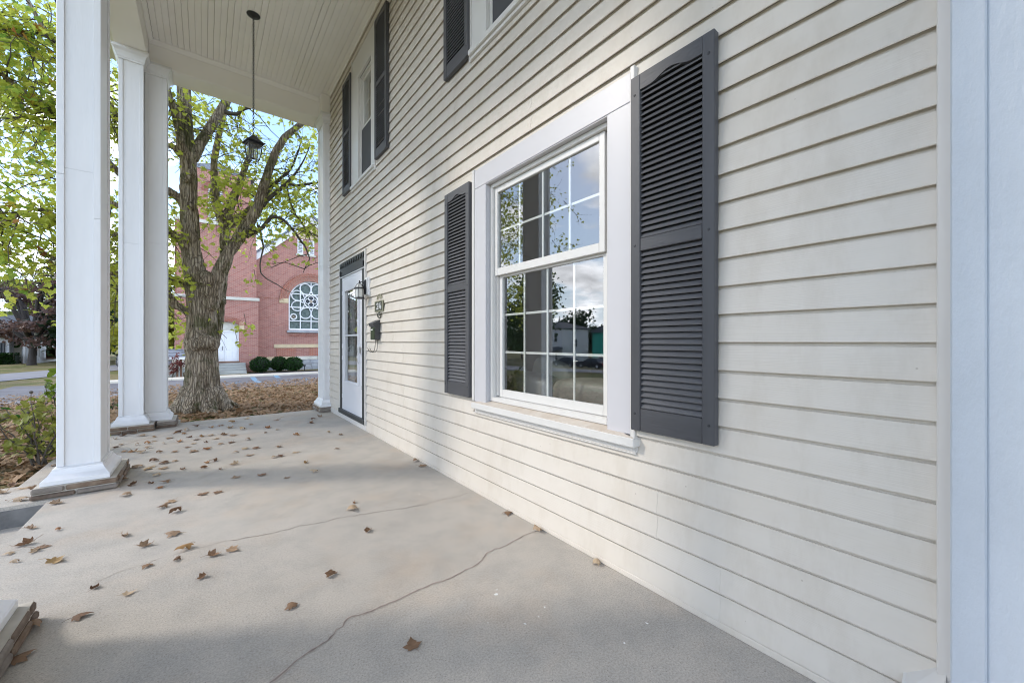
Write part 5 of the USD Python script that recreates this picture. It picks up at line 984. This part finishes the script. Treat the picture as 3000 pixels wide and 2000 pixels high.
for k in range(14): put('louver', hull([(x, TY + .2 + y, 9.34 + k * .15 + z) for x in (-1.74, -.96) for y, z in ((.0, 0), (.02, 0), (.1, .14), (.12, .14))]), 'church_white', tower)
put('belfry_arch', cat(*[hull([(-1.35 + rr_ * math.cos(a), y, 11.2 + rr_ * math.sin(a)) for rr_ in (.42, .72) for a in (a0, a0 + .08) for y in (TY + .11, TY + .148)]) for a0 in np.linspace(0, math.pi - .1, 28)]), 'brick_orange', tower, kind='stuff')
put('spire', hull([(-3.1, TY + .1, 12.6), (.85, TY + .1, 12.6), (-3.1, TY + 4.2, 12.6), (.85, TY + 4.2, 12.6), (-1.13, TY + 2.1, 13.9)]), 'shingle', tower)
dr = thing('door', parent=church)
put('transom', extr(Polygon(da).intersection(sbox(-5, 1.99, 5, 5)), TY + .13, TY + .17, lambda a, b, t: (a, t, b)), 'limestone', dr)
put('door_frame', cat(box(dxl, dxl + .06, TY + .08, TY + .2, -.02, 2.0), box(dxr - .06, dxr, TY + .08, TY + .2, -.02, 2.0), box(dxl + .06, dxr - .06, TY + .08, TY + .2, 1.95, 2.04)), 'church_white', dr)
for a, b in ((dxl + .062, dc - .004), (dc + .004, dxr - .062)):
    put('door_leaf', box(a, b, TY + .13, TY + .17, -.02, 1.945), 'church_white', dr)
    for z0_, z1_ in ((.12, .62), (.74, 1.22), (1.34, 1.80)):
        for q0, q1 in ((a + .09, (a + b) / 2 - .04), ((a + b) / 2 + .04, b - .09)): put('door_panel', bbox(q0, q1, TY + .118, TY + .129, z0_, z1_, .012), 'church_white', dr)
put('handle', bbox(dc - .14, dc - .11, TY + .07, TY + .10, .72, 1.0, .006), 'black_metal', dr)
put('threshold', box(dxl - .05, dxr + .05, TY - .02, TY + .2, -.12, -.022), 'deck_wood', dr)
for sx in (-.06, -1.92): put('springer_stone', bbox(sx, sx + .29, TY - .03, TY - .002, 2.12, 2.66, .01), 'tan_stone', church)
put('door_arch', cat(*[hull([(dc + (dxr - dc + rr_) * math.cos(a), y, 2.35 + (.28 + rr_) * math.sin(a)) for rr_ in (.02, .36) for a in (a0, a0 + .07) for y in (TY - .035, TY - .002)]) for a0 in np.linspace(.12, math.pi - .19, 26)]), 'brick_orange', church, kind='stuff')
for k in range(5): put('step', bbox(-3.6, .28, TY - .30 - .3 * k - (0 if k else 0), TY - .003, -.125 - .15 * (k + 1), -.125 - .15 * k - .0015, .012), 'church_step', church)

yw = float(on_ground(726, 1105)[1]); pv = thing('church_pavement', kind='structure')
for k in range(9): put('slab', bbox(-6.4 + 1.55 * k, -6.4 + 1.55 * (k + 1) - .012, yw, yw + 1.25, -.9, float(ground_z(0, yw)) + .10, .01), 'pavement', pv)
put('mulch_bed', strip([(.35, yw + 2.4), (9, yw + 2.4)], 2.2, .03, .5, .3, 3), 'mulch', smooth=True, kind='structure')
def round_bush(x, y, z, rx, rz, label, seed, n=2600):
    q = np.random.default_rng(seed); t = thing('round_bush', label, 'bush', 'round bushes by the church wall', loc=(x, y, z))
    d = q.normal(0, 1, (n, 3)); d /= np.linalg.norm(d, axis=1, keepdims=True); rr_ = (.82 + .22 * meshkit.fbm(d * 2.2 + seed, 3, seed)) * q.uniform(.82, 1.03, n); P = d * rr_[:, None] * [rx, rx * .95, rz] + [0, 0, rz]
    P = P[P[:, 2] > .02]; put('foliage', scatter(*rose_t, P, rand_rot(len(P), q, .8), q.uniform(.05, .10, len(P))), 'bush_leaf', t, kind='stuff')
    m = trimesh.creation.icosphere(3); vv = np.array(m.vertices) * [rx * .74, rx * .7, rz * .78] + [0, 0, rz]; put('core', (vv, m.faces), 'mulch', t, smooth=True)
zb = float(ground_z(1, 31.4))
round_bush(1.05, 31.35, zb, .66, .55, 'clipped round green bush next to the church steps', 1); round_bush(2.20, 31.7, zb, .56, .54, 'middle clipped green bush of three under the church window', 2); round_bush(3.03, 31.3, zb, .62, .52, 'clipped green bush farthest from the church steps', 3)
lm = thing('floodlight', 'small black floodlight on the ground beside the last round bush', 'lamp', loc=(3.78, 31.6, zb))
put('housing', bbox(-.12, .08, -.06, .06, .30, .42, .01), 'black_metal', lm); put('stake', tube([(0, 0, 0), (0, 0, .31)], .03, 6), 'black_metal', lm)

# entrance canopy and wall beside the church
KY = 30.2
kx0, kx1 = float(on_y(430, 1030, KY)[0]), float(on_y(556, 1030, KY)[0]); kz0, kz1 = float(on_y(515, 1046, KY)[2]), float(on_y(515, 1022, KY + 1.3)[2])
cn = thing('entrance_canopy', 'low canopy with grey shingle roof on dark posts left of the maple trunk', 'canopy')
put('roof', hull([(kx0, KY, kz0), (kx1, KY, kz0), (kx0, KY + 1.4, kz1), (kx1, KY + 1.4, kz1), (kx0, KY, kz0 - .05), (kx1, KY, kz0 - .05), (kx0, KY + 1.4, kz1 - .05), (kx1, KY + 1.4, kz1 - .05)]), 'shingle', cn)
put('fascia', box(kx0, kx1, KY - .03, KY - .002, kz0 - .14, kz0 + .0), 'church_white', cn)
for px in (519, 530): x = float(on_y(px, 1050, KY)[0]); put('post', box(x - .05, x + .05, KY + .1, KY + .2, -.8, kz0 - .06), 'deck_wood', cn)
rw = thing('ramp_wall', 'pale grey ramp wall behind the red-leaved shrub beside the maple trunk', 'wall')
put('wall', box(kx0, kx1 + 1.4, KY + .5, KY + .7, -.9, -.32), 'church_step', rw); put('coping', box(kx0, kx1 + 1.4, KY + .46, KY + .74, -.318, -.25), 'limestone', rw); put('back_wall', box(kx0 + 1.0, kx1 + 1.4, KY + 1.6, KY + 1.75, -.8, kz0 + .05), 'pavement', rw)
b = on_ground(507, 1106); shrub('red_shrub', 'small red-leaved shrub beside the maple trunk in front of the canopy', gpt(b[0], b[1]), (9, 1.35, .9), 'red_leaf', 620, .09, 9)

# ================================================================ trees, houses, cars farther off
clump_t = (np.array([[0, 0, .03], [.5, .1, 0], [.2, .5, -.03], [-.45, .35, 0], [-.4, -.3, .02], [.15, -.5, 0]]), np.array([[0, i, i % 5 + 1] for i in range(1, 6)]))
def tree(name, label, x, y, h, cr, leafmat, n, seed, size=.28, z0=None, low=.25, shape=1.0, group=None, tr=.2):
    q = np.random.default_rng(seed); gz_ = float(ground_z(x, y)) if z0 is None else z0; t = thing(name, label, 'tree', group, loc=(x, y, gz_))
    br = [tube([(0, 0, -.2), (.05, 0, h * .25), (.1, .05, h * .55), (0, 0, h * .9)], [tr * 1.3, tr, tr * .7, tr * .15], 9)]; C = []
    for k in range(26):
        u = q.uniform(low, 1); z = h * u; R = cr * max(.12, math.sin(math.pi * min(1, (u - low * .6) / (1.02 - low * .6)) ** shape)) * q.uniform(.55, 1.0); a = q.uniform(0, 6.28)
        c = np.array([R * math.cos(a), R * math.sin(a), z]); C.append(c); br.append(tube([(0, 0, z * .7), c * [.5, .5, 1] - [0, 0, .15 * h * .2], c], [tr * .35, tr * .2, tr * .06], 5))
    put('trunk', cat(*br), 'far_bark', t, smooth=True)
    C = np.array(C); i = q.integers(0, len(C), n); P = C[i] + q.normal(0, 1, (n, 3)) * [cr * .24, cr * .24, h * .055]; P = P[P[:, 2] > h * low * .5]
    put('crown', scatter(*clump_t, P, rand_rot(len(P), q, .9), q.uniform(.6, 1.3, len(P)) * size), leafmat, t, kind='stuff')
bt = on_ground(93, 1069.5); bt_xy = (float(bt[0]), float(bt[1]))
q = np.random.default_rng(12); t = thing('copper_beech', 'dark purple spreading tree with a thick trunk in front of the far white house', 'tree', loc=gpt(*bt_xy)); br = [tube([(0, 0, -.3), (0, 0, .2), (.05, 0, 1.2), (.1, 0, 2.4)], [.42, .30, .25, .28], 12)]; P = []
for k in range(34):
    a = q.uniform(0, 6.28); R = q.uniform(2.5, 6.5); e = np.array([R * math.cos(a), R * math.sin(a), q.uniform(2.0, 8.5)]); m_ = np.array([e[0] * .4, e[1] * .4, 2.3 + (e[2] - 2.3) * .65 + .5])
    br.append(tube([(0, 0, 2.0), m_, e], [.2, .11, .03], 5)); s_ = q.uniform(.35, 1.05, 120)[:, None]; P.append(m_ + (e - m_) * s_ + q.normal(0, .42, (120, 3)) * [1.2, 1.2, .6])
    for _ in range(5): b0_ = m_ + (e - m_) * q.uniform(.2, 1); br.append(tube([b0_, b0_ + q.normal(0, .9, 3)], [.035, .01], 4))
put('trunk', cat(*br), 'far_bark', t, smooth=True); P = np.vstack(P); put('crown', scatter(*clump_t, P, rand_rot(len(P), q, .7), q.uniform(.12, .34, len(P))), 'purple_leaf', t, kind='stuff')
def house_block(name, label, cx, cy, wx, wy, hw, hr, wall, z0, rz=0, wins=(), extra=None, ridge='x'):
    t = thing(name, label, 'house', loc=(cx, cy, z0), rz=rz)
    put('wall', box(-wx / 2, wx / 2, -wy / 2, wy / 2, 0, hw), wall, t); o = .45
    if ridge == 'hip': put('roof', hull([(-wx / 2 - o, -wy / 2 - o, hw), (wx / 2 + o, -wy / 2 - o, hw), (-wx / 2 - o, wy / 2 + o, hw), (wx / 2 + o, wy / 2 + o, hw), (-wx / 2 - o, -wy / 2 - o, hw + .15), (wx / 2 + o, -wy / 2 - o, hw + .15), (-wx / 2 - o, wy / 2 + o, hw + .15), (wx / 2 + o, wy / 2 + o, hw + .15), (-wx * .15, 0, hw + hr), (wx * .15, 0, hw + hr)]), 'roof_shingle', t)
    else:
        put('roof', hull([(s * (wx / 2 + o), y, z) for s in (-1, 1) for y, z in ((-wy / 2 - o, hw - .1), (-wy / 2 - o, hw + .05), (wy / 2 + o, hw - .1), (wy / 2 + o, hw + .05), (0, hw + hr))]) if ridge == 'x' else hull([(x, s * (wy / 2 + o), z) for s in (-1, 1) for x, z in ((-wx / 2 - o, hw - .1), (-wx / 2 - o, hw + .05), (wx / 2 + o, hw - .1), (wx / 2 + o, hw + .05), (0, hw + hr))]), 'roof_shingle', t)
    for side, p, z, ww, wh in wins:       # side 'x+' faces +x, 'y-' faces -y
        W_ = thing('window', parent=t); f = .06
        def bx(a, b, d0, d1, za, zb_): return box(wx / 2 + d0, wx / 2 + d1, p + a, p + b, z + za, z + zb_) if side == 'x+' else box(p + a, p + b, -wy / 2 - d1, -wy / 2 - d0, z + za, z + zb_)
        put('frame', cat(bx(-ww / 2 - .1, -ww / 2, .002, f, -.1, wh + .1), bx(ww / 2, ww / 2 + .1, .002, f, -.1, wh + .1), bx(-ww / 2, ww / 2, .002, f, -.1, 0), bx(-ww / 2, ww / 2, .002, f, wh, wh + .1), bx(-ww / 2, ww / 2, .002, f * .8, wh / 2 - .03, wh / 2 + .03)), 'church_white', W_)
        put('pane', bx(-ww / 2, ww / 2, .002, .02, 0, wh), 'dark_pane', W_)
    return t
# far white house at the left, with hedge and deck
FY = bt_xy[1] + 5.5; fz = float(ground_z(-18, FY)); fx = lambda px: float(on_y(px, 1000, FY)[0])
xl, xr = fx(-190), fx(115)
far = thing('far_house', 'low white house with dark shutters behind the purple tree at far left', 'house', loc=(0, FY, fz))
put('wall', box(xl, fx(27), 0, 8, 0, 2.7), 'white_siding', far); put('wall', box(fx(27), fx(72), 1.2, 8, 0, 2.7), 'pavement', far); put('wall', box(fx(72), xr, .2, 8, 0, 2.7), 'white_siding', far)
put('roof', hull([(x, y, z) for x in (xl - .5, xr + .5) for y, z in ((-.5, 2.65), (-.5, 2.8), (8.5, 2.65), (8.5, 2.8), (4, 5.0))]), 'roof_shingle', far)
put('porch_post', box(fx(74) - .09, fx(74) + .09, -.3, -.12, 0, 2.6), 'church_white', far)
for a, b in ((1, 9), (55, 69), (103, 108)):
    w_ = thing('window', parent=far); yy = 1.19 if a == 55 else (-.01 if a == 1 else .19); put('pane', box(fx(a), fx(b), yy - .03, yy, .75, 2.1), 'dark_pane', w_); put('frame', cat(box(fx(a) - .08, fx(a), yy - .05, yy, .7, 2.15), box(fx(b), fx(b) + .08, yy - .05, yy, .7, 2.15)), 'church_white', w_)
for a, b in ((-3, .2), (10, 15)): put('shutter', box(fx(a), fx(b), -.06, -.01, .7, 2.15), 'charcoal', far)
put('wreath', xform(lathe([(.14, 0), (.24, .05), (.33, 0), (.24, -.05), (.14, 0)], (0, 0, 0), 16), rotx(math.pi / 2), (fx(34), 1.1, 1.9)), 'bush_leaf', far)
hd = thing('hedge', 'clipped dark green hedge along the far white house', 'hedge', loc=(0, FY - 1.2, fz)); q = np.random.default_rng(5); n = 5200
P = np.stack([q.uniform(fx(-150), fx(64), n), q.uniform(-.7, .7, n), q.uniform(.05, 1.05, n)], 1); e = (np.abs(P[:, 1]) > .5) | (P[:, 2] > .85); P = P[e]
put('foliage', scatter(*clump_t, P, rand_rot(len(P), q, .8), q.uniform(.14, .26, len(P))), 'bush_leaf', hd, kind='stuff'); put('core', box(fx(-150), fx(63.5), -.55, .55, 0, .95), 'dark_leaf', hd)
dk = thing('deck', 'brown wooden deck with railing beside the far white house', 'deck', loc=(0, FY + 1.5, fz)); a, b = xr + .15, fx(150)
put('floor', box(a, b, 0, 4, .35, .55), 'deck_wood', dk); put('rail', box(a, b, -.05, .05, 1.35, 1.45), 'deck_wood', dk)
for k in range(16): x = a + (b - a) * (k + .5) / 16; put('baluster', box(x - .04, x + .04, -.03, .03, .55, 1.35), 'deck_wood', dk)

def car(name, label, body, loc, rz, group=None):
    t = thing(name, label, 'car', group, loc=loc, rz=rz); L = 2.25
    lower = [(-L, .30), (-L, .62), (-2.15, .86), (-1.35, .93), (1.15, .93), (2.1, .74), (L, .58), (L, .30), (1.85, .26), (-1.85, .26)]
    v, f = prism_y(lower, -.86, .86); v[:, 1] *= 1 - .08 * np.clip((v[:, 2] - .55) / .4, 0, 1); put('body', (v, f), body, t)
    cab = [(-1.55, .931), (-1.02, 1.36), (-.2, 1.42), (.45, 1.36), (1.12, .931)]
    v, f = prism_y(cab, -.78, .78); v[:, 1] *= 1 - .26 * np.clip((v[:, 2] - .93) / .48, 0, 1); put('glasshouse', (v, f), 'car_glass', t)
    v, f = prism_y([(-1.04, 1.365), (-.2, 1.43), (.47, 1.365), (.40, 1.345), (-.2, 1.39), (-.98, 1.345)], -.60, .60); put('roof', (v, f), body, t)
    for x, s in ((-1.38, 1), (1.42, 1), (-1.38, -1), (1.42, -1)):
        wh = thing('wheel', parent=t) if False else None
        put('wheel', xform(lathe([(0, -.1), (.2, -.1), (.30, -.1), (.33, -.07), (.33, .07), (.30, .1), (.2, .1), (0, .1)], (0, 0, 0), 18), rotx(math.pi / 2), (x, s * .80, .33)), 'rubber', t)
        put('hubcap', xform(lathe([(0, .012), (.18, .01), (.2, 0), (0, 0)], (0, 0, 0), 14), rotx(-s * math.pi / 2), (x, s * .903, .33)), 'grey_metal', t)
    for s in (-1, 1): put('tail_lamp', bbox(-L - .02, -L + .05, s * .74 - .14, s * .74 + .10, .62, .80, .02), 'red_lamp', t); put('headlamp', bbox(L - .12, L + .01, s * .66 - .16, s * .66 + .12, .56, .68, .02), 'white_plastic', t)
    put('bumper', bbox(-L - .06, -L + .02, -.80, .80, .34, .52, .03), body, t); put('number_plate_holder', box(-L - .065, -L - .061, -.2, .2, .40, .5), 'white_plastic', t)
    return t
c0 = on_ground(331, 1077.5)
car('parked_car', 'silver sedan seen in the gap between the nearest and the corner column', 'car_silver', gpt(float(c0[0]) + .85, float(c0[1]) + 2.2, .03), 99)
def mirrored(px, py, x):      # the place at distance x in front of the house that the window glass shows there
    r_ = ray(px, py); t_ = (x + CAMX * -1) / r_[0]; return np.array([-x, r_[1] * t_, CAMH + r_[2] * t_])
m1, m2, m3_ = mirrored(1660, 1060, 39.5), mirrored(1735, 1060, 39.5), mirrored(1772, 1060, 39.5)
car('parked_car', 'dark car mirrored in the window, nearest to the white house', 'car_dark', gpt(-39.5, float(m1[1]), .05), 90); car('parked_car', 'dark car mirrored in the window below the teal house', 'car_dark', gpt(-39.5, float(m2[1]), .05), 90)
car('parked_car', 'black car mirrored at the right edge of the lower window sash', 'car_dark', gpt(-39.5, float(m2[1]) - 5.4, .05), 90)
wy = float(mirrored(1640, 1000, 56)[1]); ty = float(mirrored(1765, 1000, 54)[1])
house_block('white_house', 'white two storey house mirrored in the lower window sash', -59, wy + 2.5, 8, 8, 7.3, 1.6, 'white_siding', float(ground_z(-56, wy)) - .1, ridge='hip', wins=[('x+', -2.2, 4.6, .9, 1.8), ('x+', 1.6, 4.6, .9, 1.8), ('x+', -2.2, .7, .9, 1.5), ('x+', 1.6, .7, .9, 1.5), ('y-', 0, 3.6, .9, 1.6)])
pt = stage.GetPrimAtPath('/World/white_house').GetPath().pathString
put('porch_roof', hull([(4.0, -4.2, 3.0), (4.0, 4.2, 3.0), (4.0, -4.2, 3.6), (4.0, 4.2, 3.6), (6.3, -4.3, 2.8), (6.3, 4.3, 2.8), (6.3, -4.3, 2.95), (6.3, 4.3, 2.95)]), 'roof_shingle', pt)
for k in range(5): put('porch_post', box(6.0, 6.15, -4 + 2 * k - .08, -4 + 2 * k + .08, 0, 2.8), 'church_white', pt)
house_block('teal_house', 'teal two storey house mirrored in the window right of the white one', -57, ty - 2.5, 7, 9, 6.4, 1.8, 'teal_siding', float(ground_z(-56, ty)) - .1, ridge='x', wins=[('x+', 1.4, 4.0, .9, 1.7), ('x+', -2.0, 4.0, .9, 1.7), ('x+', 2.6, .5, 1.0, 1.6), ('x+', -1.6, .6, 1.8, 1.2)])
tree('street_tree', 'broad leafy tree mirrored in the window beside the reflected column', -30, 37.5, 12.0, 3.4, 'green_leaf', 3800, 31, .32); tree('street_tree', 'bushy tree mirrored at the left edge of the window', -22, 38, 9.5, 3.0, 'yellow_green_leaf', 3600, 32, .3)
for k, (x, y, h, cr, mt, lb) in enumerate(((-68, 62, 11, 6, 'dark_leaf', 'dark tree rising behind the mirrored white house'), (-72, 42, 10, 6, 'green_leaf', 'dark green tree between the mirrored white and teal houses'), (-70, 24, 11, 6, 'dark_leaf', 'dark tree behind the mirrored teal house'), (-64, 80, 13, 6, 'green_leaf', 'tall green tree far left in the window reflection'), (-74, 8, 11, 6, 'green_leaf', 'green tree right of the mirrored teal house'))):
    tree('background_tree', lb, x, y, h, cr, mt, 2600, 40 + k, .6)
for k, (x, y, h, cr, mt, lb, low) in enumerate(((-20.5, 76, 9, 5, 'green_leaf', 'green tree behind the roof of the far white house', .2), (-10.8, 55, 10, 3.0, 'dark_leaf', 'dark evergreen in the gap between nearest and corner column', .05), (-15.5, 80, 12, 5, 'purple_leaf', 'dull purple tree behind the deck at far left', .15), (-5.2, 44, 8.5, 3.3, 'yellow_green_leaf', 'bright yellow green tree behind the canopy left of the maple trunk', .1), (-8.2, 62, 10, 4, 'dark_leaf', 'dark tree behind the canopy, half hidden by the corner columns', .1), (-29, 70, 11, 6, 'green_leaf', 'green tree at the far left beyond the white house', .15))):
    tree('background_tree', lb, x, y, h, cr, mt, 3000, 60 + k, .42, low=low)
# far wooded horizon
q = np.random.default_rng(9); a = q.uniform(0, 6.28, 9000); R = q.uniform(150, 210, 9000); P = np.stack([R * np.cos(a), R * np.sin(a) + 20, 0 * a], 1); hh = 5 + 9 * meshkit.fbm(np.stack([np.cos(a) * 14, np.sin(a) * 14, 0 * a], 1), 4, 2); P[:, 2] = ground_z(P[:, 0], P[:, 1]) + hh * q.uniform(0, 1, 9000) ** .8
put('woods', scatter(*clump_t, P, rand_rot(len(P), q, .6), q.uniform(3.0, 6.5, len(P))), 'dark_leaf', label='dark wooded horizon beyond the houses', cat='woods', kind='stuff')
